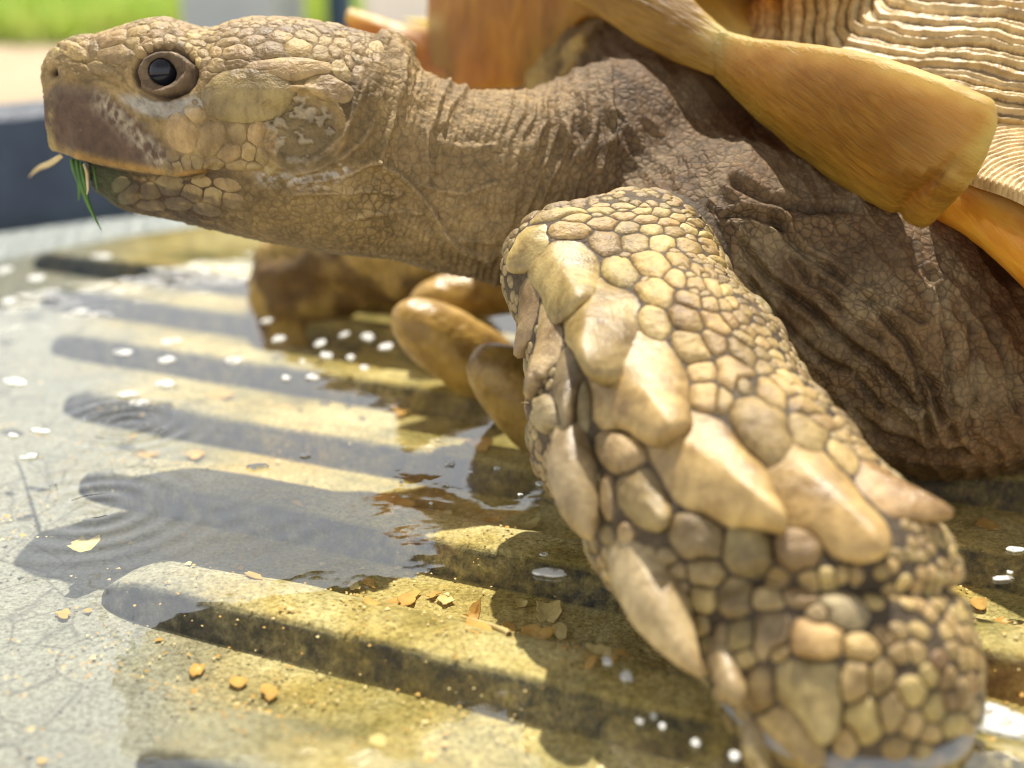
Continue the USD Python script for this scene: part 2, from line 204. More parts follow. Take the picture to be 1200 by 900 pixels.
LEG = [[J(662, 312, .383, .0175), J(740, 330, .395, .0265), J(797, 458, .355, .0302), J(878, 590, .325, .0298), J(978, 690, .308, .0270), J(992, 800, .300, .0255), J(991, 940, .296, .0252)],
       [J(662, 330, .380, .016), J(735, 500, .345, .0245), J(800, 610, .322, .022), J(930, 720, .303, .021)]]
ARM = [[J(850, 275, .430, .028), J(985, 370, .445, .046), J(1105, 436, .440, .0335), J(1240, 420, .475, .050)], [J(985, 370, .445, .046), J(960, 180, .52, .055), J(1180, 250, .52, .07)], [J(742, 330, .41, .024), J(850, 275, .430, .028)]]
CORE = [[J(800, 200, .55, .045), J(960, 180, .55, .055)], [J(752, 108, .545, .036), J(930, 120, .56, .055)], [J(690, 108, .56, .024), J(752, 112, .545, .034)], [(np.array([.12, .56, .085]), .065), (np.array([.25, .54, .09]), .08)]]
FAR = [[J(520, 285, .60, .028), J(425, 296, .62, .022), J(376, 310, .63, .0195), J(354, 332, .63, .020), J(350, 400, .63, .020)]]
def chain(P, chains, k):
    f = None
    for c in chains:
        for (p0, r0), (p1, r1) in zip(c[:-1], c[1:]):
            g = cone_f(P, p0, r0, p1, r1); f = g if f is None else smin(f, g, k)
    return f
def body_f(P):
    f = smin(chain(P, LEG, .012), chain(P, ARM, .02), .006)
    f = smin(f, chain(P, CORE, .03), .02)
    f = smin(f, chain(P, FAR, .015), .02)
    h = np.full(len(P), 9.0); m = (P[:, 0] < XE + .03) & (P[:, 1] > .33) & (P[:, 1] < .60)
    h[m] = head_f(P[m]); h[~m] = np.maximum(P[~m, 0] - XE, .03)
    return smin(f, h, .012)
def body_n(P, e=3e-4):
    f = body_f(P); g = np.stack([(body_f(P + d) - f) / e for d in np.eye(3) * e], 1)
    return f, g / np.maximum(np.linalg.norm(g, axis=1, keepdims=True), 1e-9), np.linalg.norm(g, axis=1)
def settle(P, n=2):
    for _ in range(n):
        f, N, L = body_n(P); P = P - N * np.clip(f / np.maximum(L, .5), -.004, .004)[:, None]
    return P, body_n(P)[1]
def hit(px, py):
    """Where the line of sight through a picture point meets the skin."""
    px, py = np.asarray(px, float), np.asarray(py, float); D = np.full(px.shape, .2)
    for _ in range(90): D = np.minimum(D + .75 * body_f(at(px, py, D)), .9)
    return at(px, py, D), D

def surface_nets(f, lo, hi, h):
    ax = [np.arange(l, u + h, h) for l, u in zip(lo, hi)]; n = [len(a) for a in ax]
    G = np.stack(np.meshgrid(*ax, indexing='ij'), -1).reshape(-1, 3)
    F = np.concatenate([f(c) for c in np.array_split(G, max(1, len(G) // 200000))]).reshape(n).astype(np.float64)
    s = F < 0
    corners = [(i, j, k) for i in (0, 1) for j in (0, 1) for k in (0, 1)]
    sl = lambda a, o: a[o[0]:n[0] - 1 + o[0], o[1]:n[1] - 1 + o[1], o[2]:n[2] - 1 + o[2]]
    cnt = sum(sl(s, o).astype(np.int8) for o in corners); act = (cnt > 0) & (cnt < 8)
    idx = -np.ones(act.shape, np.int64); idx[act] = np.arange(act.sum()); A = np.argwhere(act)
    acc, num = np.zeros((len(A), 3)), np.zeros(len(A))
    for i, a in enumerate(corners):
        for b in corners[i + 1:]:
            if sum(x != y for x, y in zip(a, b)) != 1: continue
            fa, fb = F[tuple((A + a).T)], F[tuple((A + b).T)]; c = (fa < 0) != (fb < 0)
            t = np.where(c, fa / np.where(c, fa - fb, 1), 0)[:, None]
            acc += np.where(c[:, None], np.array(a) + t * (np.array(b) - np.array(a)), 0); num += c
    V = np.array(lo) + h * (A + acc / num[:, None]); Q = []
    for d in range(3):
        e = [1 if k == d else 0 for k in range(3)]; u, w = (d + 1) % 3, (d + 2) % 3
        a = s[:n[0] - e[0], :n[1] - e[1], :n[2] - e[2]]; b = s[e[0]:, e[1]:, e[2]:]
        E = np.argwhere(a != b); E = E[(E[:, u] > 0) & (E[:, w] > 0) & (E[:, u] < n[u] - 1) & (E[:, w] < n[w] - 1)]
        du, dw = np.eye(3, dtype=int)[u], np.eye(3, dtype=int)[w]
        q = np.stack([idx[tuple((E - o).T)] for o in (du + dw, dw, 0 * du, du)], 1)
        fl = ~a[tuple(E.T)]; q[fl] = q[fl][:, ::-1]; Q.append(q)
    Q = np.vstack(Q)
    return V, np.vstack([Q[:, [0, 1, 2]], Q[:, [0, 2, 3]]])
def refine(V, Fc, mark):
    """Split the marked faces in four and close up their neighbours, so that no crack opens."""
    E = np.sort(Fc[:, [[0, 1], [1, 2], [2, 0]]], -1); key = E[..., 0].astype(np.int64) * len(V) + E[..., 1]
    u = np.unique(key[mark]); new = len(V) + np.arange(len(u)); V2 = np.vstack([V, (V[u // len(V)] + V[u % len(V)]) / 2])
    pos = np.clip(np.searchsorted(u, key), 0, len(u) - 1); has = u[pos] == key; m = np.where(has, new[pos], -1); c = has.sum(1); out = [Fc[c == 0]]
    f, k = Fc[c == 3], m[c == 3]; out += [np.stack(x, 1) for x in ((f[:, 0], k[:, 0], k[:, 2]), (f[:, 1], k[:, 1], k[:, 0]), (f[:, 2], k[:, 2], k[:, 1]), (k[:, 0], k[:, 1], k[:, 2]))]
    for i in range(3):
        a, b, d = i, (i + 1) % 3, (i + 2) % 3
        s = (c == 1) & has[:, i]; f, k = Fc[s], m[s, i]; out += [np.stack((f[:, a], k, f[:, d]), 1), np.stack((k, f[:, b], f[:, d]), 1)]
        s = (c == 2) & has[:, i] & has[:, b]; f, k0, k1 = Fc[s], m[s, i], m[s, b]
        out += [np.stack((f[:, b], k1, k0), 1), np.stack((f[:, a], k0, k1), 1), np.stack((f[:, a], k1, f[:, d]), 1)]
    return V2, np.vstack(out)

def line_d(u, v, pts):
    """Distance in picture pixels from points to a polyline, and the place along it from 0 to 1."""
    d, t0 = np.full(u.shape, 1e9), np.zeros(u.shape); n = len(pts) - 1
    for i, ((ax, ay), (bx, by)) in enumerate(zip(pts[:-1], pts[1:])):
        dx, dy = bx - ax, by - ay; t = np.clip(((u - ax) * dx + (v - ay) * dy) / (dx * dx + dy * dy), 0, 1)
        e = np.hypot(u - ax - t * dx, v - ay - t * dy); k = e < d; d[k] = e[k]; t0[k] = ((i + t) / n)[k]
    return d, t0
def sm(x, a, b): t = np.clip((x - a) / (b - a), 0, 1); return t * t * (3 - 2 * t)
def mixc(C, col, m): return C * (1 - m[:, None]) + np.asarray(col) * m[:, None]

MOUTH = [(56, 181), (68, 184), (88, 191), (107, 196), (130, 201), (170, 208), (207, 212), (232, 207), (247, 197), (262, 196)]
HEAD_GROOVES = [([(62, 52), (80, 60), (98, 73), (115, 88), (135, 97), (150, 106), (166, 118)], 1.7, .0005), ([(105, 41), (103, 58), (98, 73)], 1.5, .0004), ([(98, 73), (120, 71), (140, 74), (150, 66), (158, 55), (172, 45)], 1.5, .0004),
    ([(142, 84), (150, 98), (163, 112), (180, 130), (190, 150), (188, 165)], 1.6, .0004), ([(76, 110), (68, 125), (66, 150), (70, 178)], 1.5, .0003), ([(86, 92), (98, 92), (118, 92), (138, 100), (148, 118), (158, 134), (172, 142), (186, 160), (205, 182), (225, 190), (240, 186)], 1.8, .0004),
    ([(310, 138), (322, 122), (338, 112), (356, 109), (372, 114), (390, 124)], 2.0, .0006), ([(128, 60), (142, 55), (158, 44)], 1.3, .0002), ([(120, 64), (138, 62), (150, 52)], 1.2, .0002), ([(168, 120), (182, 136), (205, 138), (222, 124), (232, 105)], 1.4, .0003)]
NECK_RIDGES = [([(445, 44), (462, 52), (470, 70), (468, 95), (462, 130), (452, 165), (446, 188), (440, 190)], 4.5, .0016), ([(440, 190), (452, 198), (462, 203), (478, 216), (492, 232), (505, 250), (520, 272), (545, 292), (575, 304)], 4.5, .0017),
    ([(350, 214), (380, 210), (410, 203), (440, 190)], 3.5, .0008), ([(340, 206), (370, 198), (400, 185), (425, 165), (440, 140)], 3.5, .0007), ([(360, 190), (385, 172), (405, 150), (418, 125), (428, 100)], 3.2, .0007), ([(375, 183), (395, 165), (408, 140), (415, 115), (422, 95)], 2.6, .0005),
    ([(345, 228), (390, 226), (430, 224), (470, 226)], 4.0, .0007), ([(410, 256), (440, 252), (470, 246), (490, 250)], 3.5, .0006), ([(460, 170), (464, 195)], 2.5, .0005), ([(497, 150), (502, 180), (500, 210)], 4.0, .0008), ([(515, 168), (540, 175), (580, 170)], 4.0, .0006),
    ([(490, 215), (515, 224), (545, 228), (580, 215)], 4.0, .0007), ([(520, 270), (545, 280), (580, 284)], 4.0, .0006), ([(530, 90), (515, 115), (505, 145), (500, 170)], 4.0, .0009), ([(545, 105), (530, 125), (522, 145)], 4.0, .0008),
    ([(655, 100), (662, 140), (665, 170)], 6.0, .0022), ([(675, 85), (685, 125), (690, 160), (680, 185)], 6.0, .0026), ([(695, 80), (712, 120), (720, 150), (706, 175), (700, 200)], 6.0, .0026), ([(640, 115), (635, 150), (618, 180)], 5.0, .0016), ([(725, 150), (712, 180), (700, 210)], 5.0, .0014)]
ARM_GROOVES = [([(870, 285), (900, 325), (950, 365), (1000, 405), (1050, 445), (1075, 475)], 5.0, .0026), ([(905, 250), (935, 290), (990, 330), (1030, 360), (1060, 400), (1090, 450), (1105, 490)], 4.5, .0022), ([(960, 330), (1000, 350), (1040, 350), (1080, 375)], 4.0, .0012), ([(1100, 340), (1110, 400), (1112, 460), (1118, 510)], 4.0, .0014),
    ([(1140, 380), (1140, 440), (1135, 500)], 4.0, .0012), ([(1160, 380), (1180, 430), (1190, 480)], 4.0, .0016), ([(930, 300), (945, 330), (985, 360), (1030, 395)], 3.6, .0014), ([(1000, 480), (1030, 510), (1080, 525), (1130, 530)], 4.5, .0022), ([(1075, 440), (1085, 480), (1090, 510)], 4.0, .0018),
    ([(860, 215), (900, 235), (950, 245), (1000, 240)], 5.0, .0022), ([(850, 255), (880, 250), (915, 262)], 4.5, .0022), ([(1000, 500), (1040, 522), (1090, 533), (1150, 537)], 4.0, .0012), ([(880, 330), (905, 370), (950, 410), (1000, 440), (1030, 475)], 4.0, .0012)]

def skin(P, N):
    """Relief along the normal and colour of the skin at points P of the implicit body."""
    u, v, D = proj(P); isleg = np.minimum(chain(P, LEG, .012), 9) < .0035; far = P[:, 1] > .53
    Pm = P.copy(); yc = ycen(P[:, 0]); neckish = (P[:, 0] < .035) & ~far & ~isleg & (P[:, 2] > .02)
    Pm[neckish, 1] = (yc - np.abs(P[:, 1] - yc))[neckish]; hu, hv, _ = proj(Pm)
    head = neckish * (1 - sm(hu, 440, 480)); nk = neckish * sm(hu, 380, 470) ; arm = (~isleg & ~neckish & ~far) * 1.0
    d = np.zeros(len(P)); q = P * 1000
    # overall colours
    C = np.tile([.17, .105, .048], (len(P), 1))
    C = mixc(C, (.30, .205, .09), nk); C = mixc(C, (.31, .21, .085), head); C = mixc(C, (.10, .072, .042), isleg * 1.0); C = mixc(C, (.16, .09, .022), far * 1.0)
    # ---- head
    m = head
    dm, tm = line_d(hu, hv, MOUTH); under = np.interp(hu, [p[0] for p in MOUTH], [p[1] for p in MOUTH])
    below = m * sm(hv - under, -1, 5) * (1 - sm(hu, 215, 330))
    d -= below * .0042 * (1 - sm(hu, 100, 300) * .7) * (1 - .5 * sm(hv - under, 10, 60)); d -= m * .0026 * np.exp(-(dm / 3.2) ** 2) * (1 - sm(hu, 235, 262) * .8); C = mixc(C, (.05, .03, .015), m * np.exp(-(dm / 2.6) ** 2) * .9)
    r = np.hypot((hu - 195) / 35, (hv - 86) / 28); re = np.hypot(hu - 191, hv - 85)
    d += m * (.0006 * np.exp(-((r - 1.28) / .2) ** 2) - .0016 * np.exp(-((r - 1.0) / .075) ** 2) + .0003 * np.exp(-((r - .74) / .16) ** 2))
    dl, _ = line_d(hu, hv, [(168, 103), (180, 109), (196, 109), (212, 101), (223, 88), (226, 80)]); d += m * .0019 * np.exp(-(dl / 5.5) ** 2)
    dl3, _ = line_d(hu, hv, [(166, 86), (172, 73), (184, 66), (200, 66), (214, 72), (224, 80)]); d += m * .0015 * np.exp(-(dl3 / 4.5) ** 2)
    dl2, _ = line_d(hu, hv, [(165, 108), (180, 116), (198, 116), (216, 107), (229, 90), (231, 80)]); d -= m * .0014 * np.exp(-(dl2 / 2.4) ** 2)
    d -= m * .0040 * (1 - sm(re, 11.5, 16.5))
    d -= m * .0030 * np.exp(-(np.hypot((hu - 62) / 3.6, (hv - 84) / 5.5)) ** 2)
    for pts, w, a in HEAD_GROOVES: e, _ = line_d(hu, hv, pts); d -= m * a * np.exp(-(e / w) ** 2)
    rt = np.hypot((hu - 352) / 46, (hv - 152) / 43); d -= m * .0020 * (1 - sm(rt, .75, 1.05)); d += m * .0012 * np.exp(-((rt - 1.12) / .10) ** 2)
    rt2 = np.hypot((hu - 342) / 20, (hv - 140) / 17); d -= m * .0008 * (1 - sm(rt2, .7, 1.0)); flk = meshkit.fbm(q / 3.0, 4, 5); d += m * (1 - sm(rt, .8, 1.0)) * .0008 * (sm(flk, .5, .56) - .5)
    beak = m * sm(hv, 92, 106 - .0 * hu) * (1 - sm(line_d(hu, hv, [(60, 130), (100, 140), (150, 160), (190, 185), (215, 196), (235, 197)])[0] - np.interp(hu, [55, 70, 120, 180, 240], [22, 44, 42, 20, 9]) + 8 * (meshkit.fbm(q / 2.5, 3, 14) - .5), -12, 5)) * (1 - sm(hv - under, -2, 2))
    d += m * (1 - beak) * .00050 * (meshkit.fbm(q / 1.5, 3, 11) - .5) * 2 * (1 - sm(hu, 420, 460))
    C = mixc(C, (.19, .125, .05), m * np.maximum(1 - sm(hv, 56, 70), sm(hu, 230, 246) * (1 - sm(hu, 425, 455)) * (1 - sm(hv, 188, 204)) * sm(rt, 1.1, 1.25)) * .85)
    n1 = meshkit.fbm(q / 4.0, 4, 3)
    C = mixc(C, (.115, .068, .042), beak * sm(n1, .08, .3)); C = mixc(C, (.24, .17, .11), beak * (1 - sm(hv, 95, 125)) * .7)
    e, _ = line_d(hu, hv, [(90, 182), (140, 194), (200, 203), (235, 203)]); C = mixc(C, (.38, .21, .05), m * np.exp(-(e / 4.5) ** 2) * .9)
    e, _ = line_d(hu, hv, [(120, 118), (148, 145), (168, 165), (185, 185)]); C = mixc(C, (.62, .52, .36), m * np.exp(-(e / 12) ** 2) * sm(meshkit.fbm(q * [1, 1, .5] / 1.2, 5, 9), .36, .72) * .62)
    e, _ = line_d(hu, hv, [(60, 110), (60, 172)]); C = mixc(C, (.30, .24, .06), m * np.exp(-(e / 3) ** 2) * .45 * sm(meshkit.noise(q / 1.2, 15), .4, .6))
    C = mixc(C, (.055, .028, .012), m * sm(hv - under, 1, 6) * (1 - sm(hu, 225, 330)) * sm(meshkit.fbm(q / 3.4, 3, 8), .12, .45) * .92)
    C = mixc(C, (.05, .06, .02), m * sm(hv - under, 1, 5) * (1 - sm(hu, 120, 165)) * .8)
    C = mixc(C, (.15, .10, .055), m * (1 - sm(r, .95, 1.15))); C = mixc(C, (.05, .03, .02), m * np.exp(-((r - 1.0) / .09) ** 2) * .8); C = mixc(C, (.20, .13, .07), m * np.exp(-(dl / 4) ** 2) * .7); C = mixc(C, (.01, .008, .006), m * (1 - sm(re, 12, 15.5)))
    C = mixc(C, (.40, .36, .30), m * sm(r, 1.1, 1.3) * (1 - sm(r, 1.7, 2.0)) * sm(hv, 105, 120)); C = mixc(C, (.01, .007, .005), m * np.exp(-(np.hypot((hu - 62) / 3.4, (hv - 84) / 5)) ** 4))
    C = mixc(C, (.22, .16, .075), m * (1 - sm(rt, .85, 1.02)) * .8); C = mixc(C, (.40, .32, .21), m * (1 - sm(rt, .85, 1.0)) * sm(flk, .5, .56) * .8)
    e, _ = line_d(hu, hv, [(310, 207), (345, 210), (372, 212), (400, 200)]); C = mixc(C, (.62, .57, .50), m * np.exp(-(e / 9) ** 2) * sm(meshkit.fbm(q / 1.6, 4, 13), .42, .6) * .8)
    # ---- neck: ropes of loose skin and fine wrinkles across it
    for pts, w, a in NECK_RIDGES:
        e, t = line_d(hu + 6 * (meshkit.noise(q / 9, 21) - .5), hv + 6 * (meshkit.noise(q / 9, 22) - .5), pts); z = neckish * 1.5 * (1 - sm(hu, 590, 640) * .75 * (1 - sm(hv, 100, 145))) * a * np.exp(-(e / w) ** 2) * (.55 + .9 * meshkit.noise(q / 6, 25)); d += z; C = mixc(C, (.40, .29, .15), neckish * np.exp(-(e / (w * .7)) ** 2) * .45)
    ph = hu + .28 * hv + 26 * (meshkit.fbm(q / 26, 3, 31) - .5) + 9 * (meshkit.fbm(q / 7, 2, 32) - .5)
    wr = 1 - np.abs(np.sin(ph * math.pi / 15)); d += nk * sm(hu, 560, 640) * .0017 * wr * (.25 + .75 * sm(hv, 105, 150)) * (1 - sm(hu, 700, 760) * .4); d += nk * (1 - sm(hu, 560, 660)) * .0006 * (1 - np.abs(np.sin(ph * math.pi / 9))) * meshkit.noise(q / 8, 35)
    cr = meshkit.fbm(np.stack([(hu + .25 * hv) / 3.2, hv / 26, 0 * hu], 1), 3, 39); d += nk * .0008 * (cr - .5) * sm(meshkit.noise(q / 12, 40), .25, .6)
    d += nk * .0024 * (meshkit.fbm(q / 7, 3, 36) - .5) + nk * .0007 * (meshkit.fbm(q / 2.0, 3, 37) - .5) + nk * .0006 * np.exp(-((hv - 108) / 16) ** 2) * meshkit.noise(q / 2.2, 38)
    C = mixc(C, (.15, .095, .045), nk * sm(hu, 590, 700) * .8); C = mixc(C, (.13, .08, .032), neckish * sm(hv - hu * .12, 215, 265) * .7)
    # ---- upper arm and shoulder: slack folds and pebbles
    au, av = u + 12 * (meshkit.fbm(q / 14, 3, 41) - .5), v + 12 * (meshkit.fbm(q / 14, 3, 42) - .5)
    for pts, w, a in ARM_GROOVES: e, _ = line_d(au, av, pts); g = np.exp(-(e / w) ** 2); d += arm * (-a * g + a * .45 * np.exp(-((e - 2.2 * w) / (1.3 * w)) ** 2)); C = mixc(C, (.05, .03, .015), arm * g * .6)
    ph = .8 * u - .6 * v; ph = ph + 30 * (meshkit.fbm(q / 22, 3, 43) - .5) + 10 * (meshkit.fbm(q / 6, 2, 46) - .5); d += arm * .0010 * (.6 - np.abs(np.sin(ph * math.pi / 23))) + arm * .0022 * (meshkit.fbm(q / 9, 4, 44) - .5) + arm * .0003 * (meshkit.fbm(q / 1.9, 2, 45) - .5)
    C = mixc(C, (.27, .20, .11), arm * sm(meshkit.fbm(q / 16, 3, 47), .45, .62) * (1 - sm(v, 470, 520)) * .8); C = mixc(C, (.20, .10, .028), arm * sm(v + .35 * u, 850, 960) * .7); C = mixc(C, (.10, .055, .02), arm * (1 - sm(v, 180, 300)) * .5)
    # ---- leg between its scales, far leg
    e, _ = line_d(u, v, [(850, 690), (900, 676), (960, 690), (1020, 688), (1080, 694), (1140, 690)]); d -= isleg * .0030 * np.exp(-(e / 9) ** 2); e, _ = line_d(u, v, [(820, 740), (850, 700), (880, 600)]); d += isleg * .0022 * sm(v, 695, 760) * (1 - sm(v, 860, 930)) * np.exp(-((v - 785) / 70) ** 2)
    d += isleg * .0005 * (meshkit.fbm(q / 2.0, 3, 51) - .5); d += far * (.005 * (meshkit.fbm(q / 9, 3, 52) - .5) + .004 * (1 - 2 * np.abs(meshkit.noise(q / 11, 53) - .5)))
    C = mixc(C, (.42, .28, .08), far * sm(meshkit.fbm(q / 14, 2, 54), .46, .6))
    return d, np.clip(C, .004, .8), np.clip(.08 * head + .30 * head * sm(hv, 195, 225) + .36 * nk * (1 - sm(hu, 600, 700)) + .5 * nk * sm(hu, 600, 700) + arm * (.55 + .7 * (meshkit.noise(q / 17, 48) - .5)) + .3 * isleg + .5 * far , .03, 1)

V, Fc = surface_nets(body_f, (-.19, .19, -.035), (.35, .68, .20), .0034)
V, _ = settle(V, 2)
for lvl in range(3):
    c = V[Fc].mean(1); u, v, D = proj(c); near = (u > 20) & (u < 1240) & (v > -20) & (v < 930) & (c[:, 1] < .54)
    isl = chain(c, LEG, .012) < .003
    if lvl == 1: near &= (c[:, 1] < .50)
    if lvl == 2: near &= ~isl & ((c[:, 1] < ycen(c[:, 0]) + .012) & (c[:, 0] < .04) | (c[:, 1] < .45) & (c[:, 0] > .03) & (v > 200))
    fn = np.cross(V[Fc[:, 1]] - V[Fc[:, 0]], V[Fc[:, 2]] - V[Fc[:, 0]]); view = c - [0, 0, CAM_H]
    near &= (fn * view).sum(1) < .25 * np.linalg.norm(fn, axis=1) * np.linalg.norm(view, axis=1)
    n0 = len(V); V, Fc = refine(V, Fc, near); V[n0:] = settle(V[n0:], 1)[0]
f, N, _ = body_n(V); dis, COL, PEB = skin(V, N)
Vd = V + N * dis[:, None]

tortoise = thing('tortoise', 'large tan tortoise with scaly legs standing in shallow water', 'tortoise')
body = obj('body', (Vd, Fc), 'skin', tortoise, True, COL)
UsdGeom.PrimvarsAPI(body).CreatePrimvar('pebble', Sdf.ValueTypeNames.FloatArray, 'vertex').Set(Vt.FloatArray.FromNumpy(PEB.astype(np.float32)))
print('body', len(V), len(Fc))

# ------------------------------------------------------------------ horny scales, each a piece of its own
leg_f = lambda P: chain(P, LEG, .012)
def grad_n(f, P, e=3e-4):
    f0 = f(P); g = np.stack([(f(P + d) - f0) / e for d in np.eye(3) * e], 1); L = np.linalg.norm(g, axis=1, keepdims=True)
    return f0, g / np.maximum(L, 1e-9), L[:, 0]
def settle_f(f, P, n=1):
    for _ in range(n):
        f0, N, L = grad_n(f, P); P = P - N * np.clip(f0 / np.maximum(L, .5), -.006, .006)[:, None]
    return P, grad_n(f, P)[1]
def hit_f(f, px, py, aim):
    """Points of the skin seen at picture points; those that miss are drawn towards the line aim until they meet it."""
    px, py = np.array(px, float), np.array(py, float)
    for _ in range(30):
        D = np.full(px.shape, .2)
        for _ in range(60): D = np.minimum(D + .8 * f(at(px, py, D)), .9)
        miss = D > .6
        if not miss.any(): break
        px[miss] += np.sign(np.interp(py[miss], aim[1], aim[0]) - px[miss]) * 3.0
    return at(px, py, D), D, px, py
def build_scales(f, S, auto, base, aim, name, single, cap=1.35, A=32, R=6):
    """S rows: px, py, half length, half width, angle, height factor, kind (0 flat, 1 spur), grey. auto rows: x, y, z, radius, grey, height factor."""
    S = np.array(S, float); P, D, px, py = hit_f(f, S[:, 0], S[:, 1], aim); N = grad_n(f, P)[1]; m = D / FPX
    def edge(i, ang, r):
        d = at(px[i] + r * math.cos(ang), py[i] + r * math.sin(ang), 1.0) - [0, 0, CAM_H]; k = d @ N[i]; t = ((P[i] - [0, 0, CAM_H]) @ N[i]) / (k if abs(k) > .12 else .12 * (1 if k > 0 else -1))
        e = d * t + [0, 0, CAM_H] - P[i]; e -= N[i] * (e @ N[i]); L = np.linalg.norm(e) + 1e-9; return e * min(1, 1.9 * r * m[i] / L)
    EA = np.array([edge(i, math.radians(x[4]), x[2]) for i, x in enumerate(S)]); EB = np.array([edge(i, math.radians(x[4]) + math.pi / 2, x[3]) for i, x in enumerate(S)])
    hf, kind, grey = S[:, 5], S[:, 6], S[:, 7]
    if len(auto):
        au = np.array(auto); n = len(au); AP = au[:, :3]; AN = grad_n(f, AP)[1]; a0 = np.cross(AN, rng.normal(size=(n, 3))); a0 /= np.linalg.norm(a0, axis=1, keepdims=True); b0 = np.cross(AN, a0); r = au[:, 3:4]; st = rng.uniform(.85, 1.18, (n, 1))
        P, N, EA, EB = np.vstack([P, AP]), np.vstack([N, AN]), np.vstack([EA, a0 * r * st]), np.vstack([EB, b0 * r / st]); hf, kind, grey = np.r_[hf, au[:, 5]], np.r_[kind, np.zeros(n)], np.r_[grey, au[:, 4]]
    n = len(P); la, lb = np.linalg.norm(EA, axis=1), np.linalg.norm(EB, axis=1); gm = np.sqrt(la * lb)
    B = np.stack([EA, EB, N * gm[:, None]], 1); DI = np.linalg.inv(B)                      # rows: coordinates of an offset in each scale's own frame
    K = min(16, n); nb = cKDTree(P).query(P, K)[1]
    th = np.linspace(0, 2 * math.pi, A, endpoint=False); tt = np.linspace(.12, cap, 16); dirs = np.cos(th)[None, :, None] * EA[:, None] + np.sin(th)[None, :, None] * EB[:, None]
    X = P[:, None, None] + dirs[:, :, None] * tt[None, None, :, None]; shp = X.shape[:3]; X = settle_f(f, X.reshape(-1, 3), 1)[0].reshape(*shp, 3)
    def met(Y, j):
        c = np.einsum('iatk,ikj->iatj', Y - P[j][:, None, None], DI[j]); tp = (kind[j] > .5)[:, None, None]
        return np.sqrt(c[..., 0] ** 2 + (c[..., 1] * np.where(tp, 1 + .55 * np.clip(c[..., 0], -.4, 1.0), 1)) ** 2 + c[..., 2] ** 2)
    own = met(X, np.arange(n)); oth = np.full(shp, 9.0)
    for k in range(1, K):
        oth = np.minimum(oth, met(X, nb[:, k]))
    g = oth - own; bad = g < 0; first = np.where(bad.any(-1), bad.argmax(-1), len(tt) - 1); i0 = np.maximum(first - 1, 0); take = lambda a, i: np.take_along_axis(a, i[..., None], -1)[..., 0]
    g0, g1 = take(g, i0), take(g, first); fr = np.where(bad.any(-1) & (first > 0), np.clip(g0 / np.maximum(g0 - g1, 1e-6), 0, 1), 1.0); rad = tt[i0] + (tt[first] - tt[i0]) * fr
    lo = np.minimum(np.minimum(np.roll(rad, 1, 1), np.roll(rad, -1, 1)) * 1.3, rad); rad = (lo * 4 + np.roll(lo, 1, 1) + np.roll(lo, -1, 1)) / 6
    gap = np.minimum(.00010, .03 * gm); rad = np.maximum(rad - (gap / gm)[:, None], .15); rad *= 1 + .05 * (rng.random(rad.shape) - .5)
    rho = np.sin(np.linspace(0, 1, R + 1)[1:] * math.pi / 2) ** .9; rho[-1] = 1.0
    G = P[:, None, None] + dirs[:, :, None] * (rad[:, :, None] * rho)[..., None]; G = np.concatenate([P[:, None], G.transpose(0, 2, 1, 3).reshape(n, -1, 3)], 1); rr = np.r_[0, np.repeat(rho, A)]
    G, GN = settle_f(f, G.reshape(-1, 3), 2); b0, bc, _ = skin(G, GN); ab = np.einsum('ivk,ikj->ivj', G.reshape(n, -1, 3) - P[:, None], DI); al, be = ab[..., 0], ab[..., 1]; G, GN, b0, bc = G.reshape(n, -1, 3), GN.reshape(n, -1, 3), b0.reshape(n, -1), bc.reshape(n, -1, 3)
    q = G * 1000; lump = meshkit.fbm(q / np.maximum(gm * 1000, 1)[:, None, None] * 1.1, 3, 71) - .5
    flat = (1 - rr ** 4.6)[None] * (1 + .55 * lump) ; spur = (.16 + .95 * np.clip((al + 1) / 2, 0, 1.2) ** 1.3) * (1 - .80 * np.minimum(np.abs(be), 1.2) ** 1.05) * (1 - rr ** 7)[None] * (1 + .25 * lump)
    H = (hf * gm)[:, None]; h = H * np.where(kind[:, None] > .5, spur, flat) - .00018 * (rr ** 10)[None]
    W = G + GN * (b0 + h)[..., None] + (EA / la[:, None])[:, None] * ((kind > .5)[:, None] * H * .8 * np.clip((al + 1) / 2, 0, 1.2) ** 2 * (1 - rr ** 6)[None])[..., None]
    c0 = np.array(base); gy = grey[:, None, None]; col = (c0 * (1 - gy) + np.array([.27, .215, .12]) * gy) * (.88 + .24 * rng.random((n, 1, 1))) * (1 + .10 * (rng.random((n, 1, 3)) - .5))  # grey: truly greyish scales, plus shade painted onto the shaded side
    if name == 'head_scale': k = np.where(G[..., 2] < np.interp(G[..., 0], [-.16, -.10], [.098, .092]), .9, .42)[..., None]; k = np.where(G[..., :1] > -.085, .42, k); col = (1 - k) * col + k * bc
    col = np.broadcast_to(col, W.shape).copy(); e = sm(rr, .93, 1.0)[None, :, None] * .85; col = col * (1 - e) + np.array([.075, .05, .03]) * e; w = (sm(lump, .10, .25) * (.25 if name == 'leg_scale' else .0))[..., None]; col = col * (1 - w) + np.array([.24, .17, .09]) * w
    a = np.arange(A); F3 = [np.stack([0 * a, 1 + a, 1 + (a + 1) % A], 1)]
    for k in range(R - 1): o = 1 + k * A; F3 += [np.stack([o + a, o + A + a, o + A + (a + 1) % A], 1), np.stack([o + a, o + A + (a + 1) % A, o + (a + 1) % A], 1)]
    F3 = np.vstack(F3); rest = [], [], []; o = 0
    for i in range(n):
        f3 = F3 if np.dot(np.cross(EA[i], EB[i]), N[i]) > 0 else F3[:, ::-1]
        if i < single: obj(name, (W[i], f3), 'smooth_scale' if kind[i] > .5 else 'scale', body, True, col[i])
        else: rest[0].append(W[i]); rest[1].append(f3 + o); rest[2].append(col[i]); o += len(W[i])
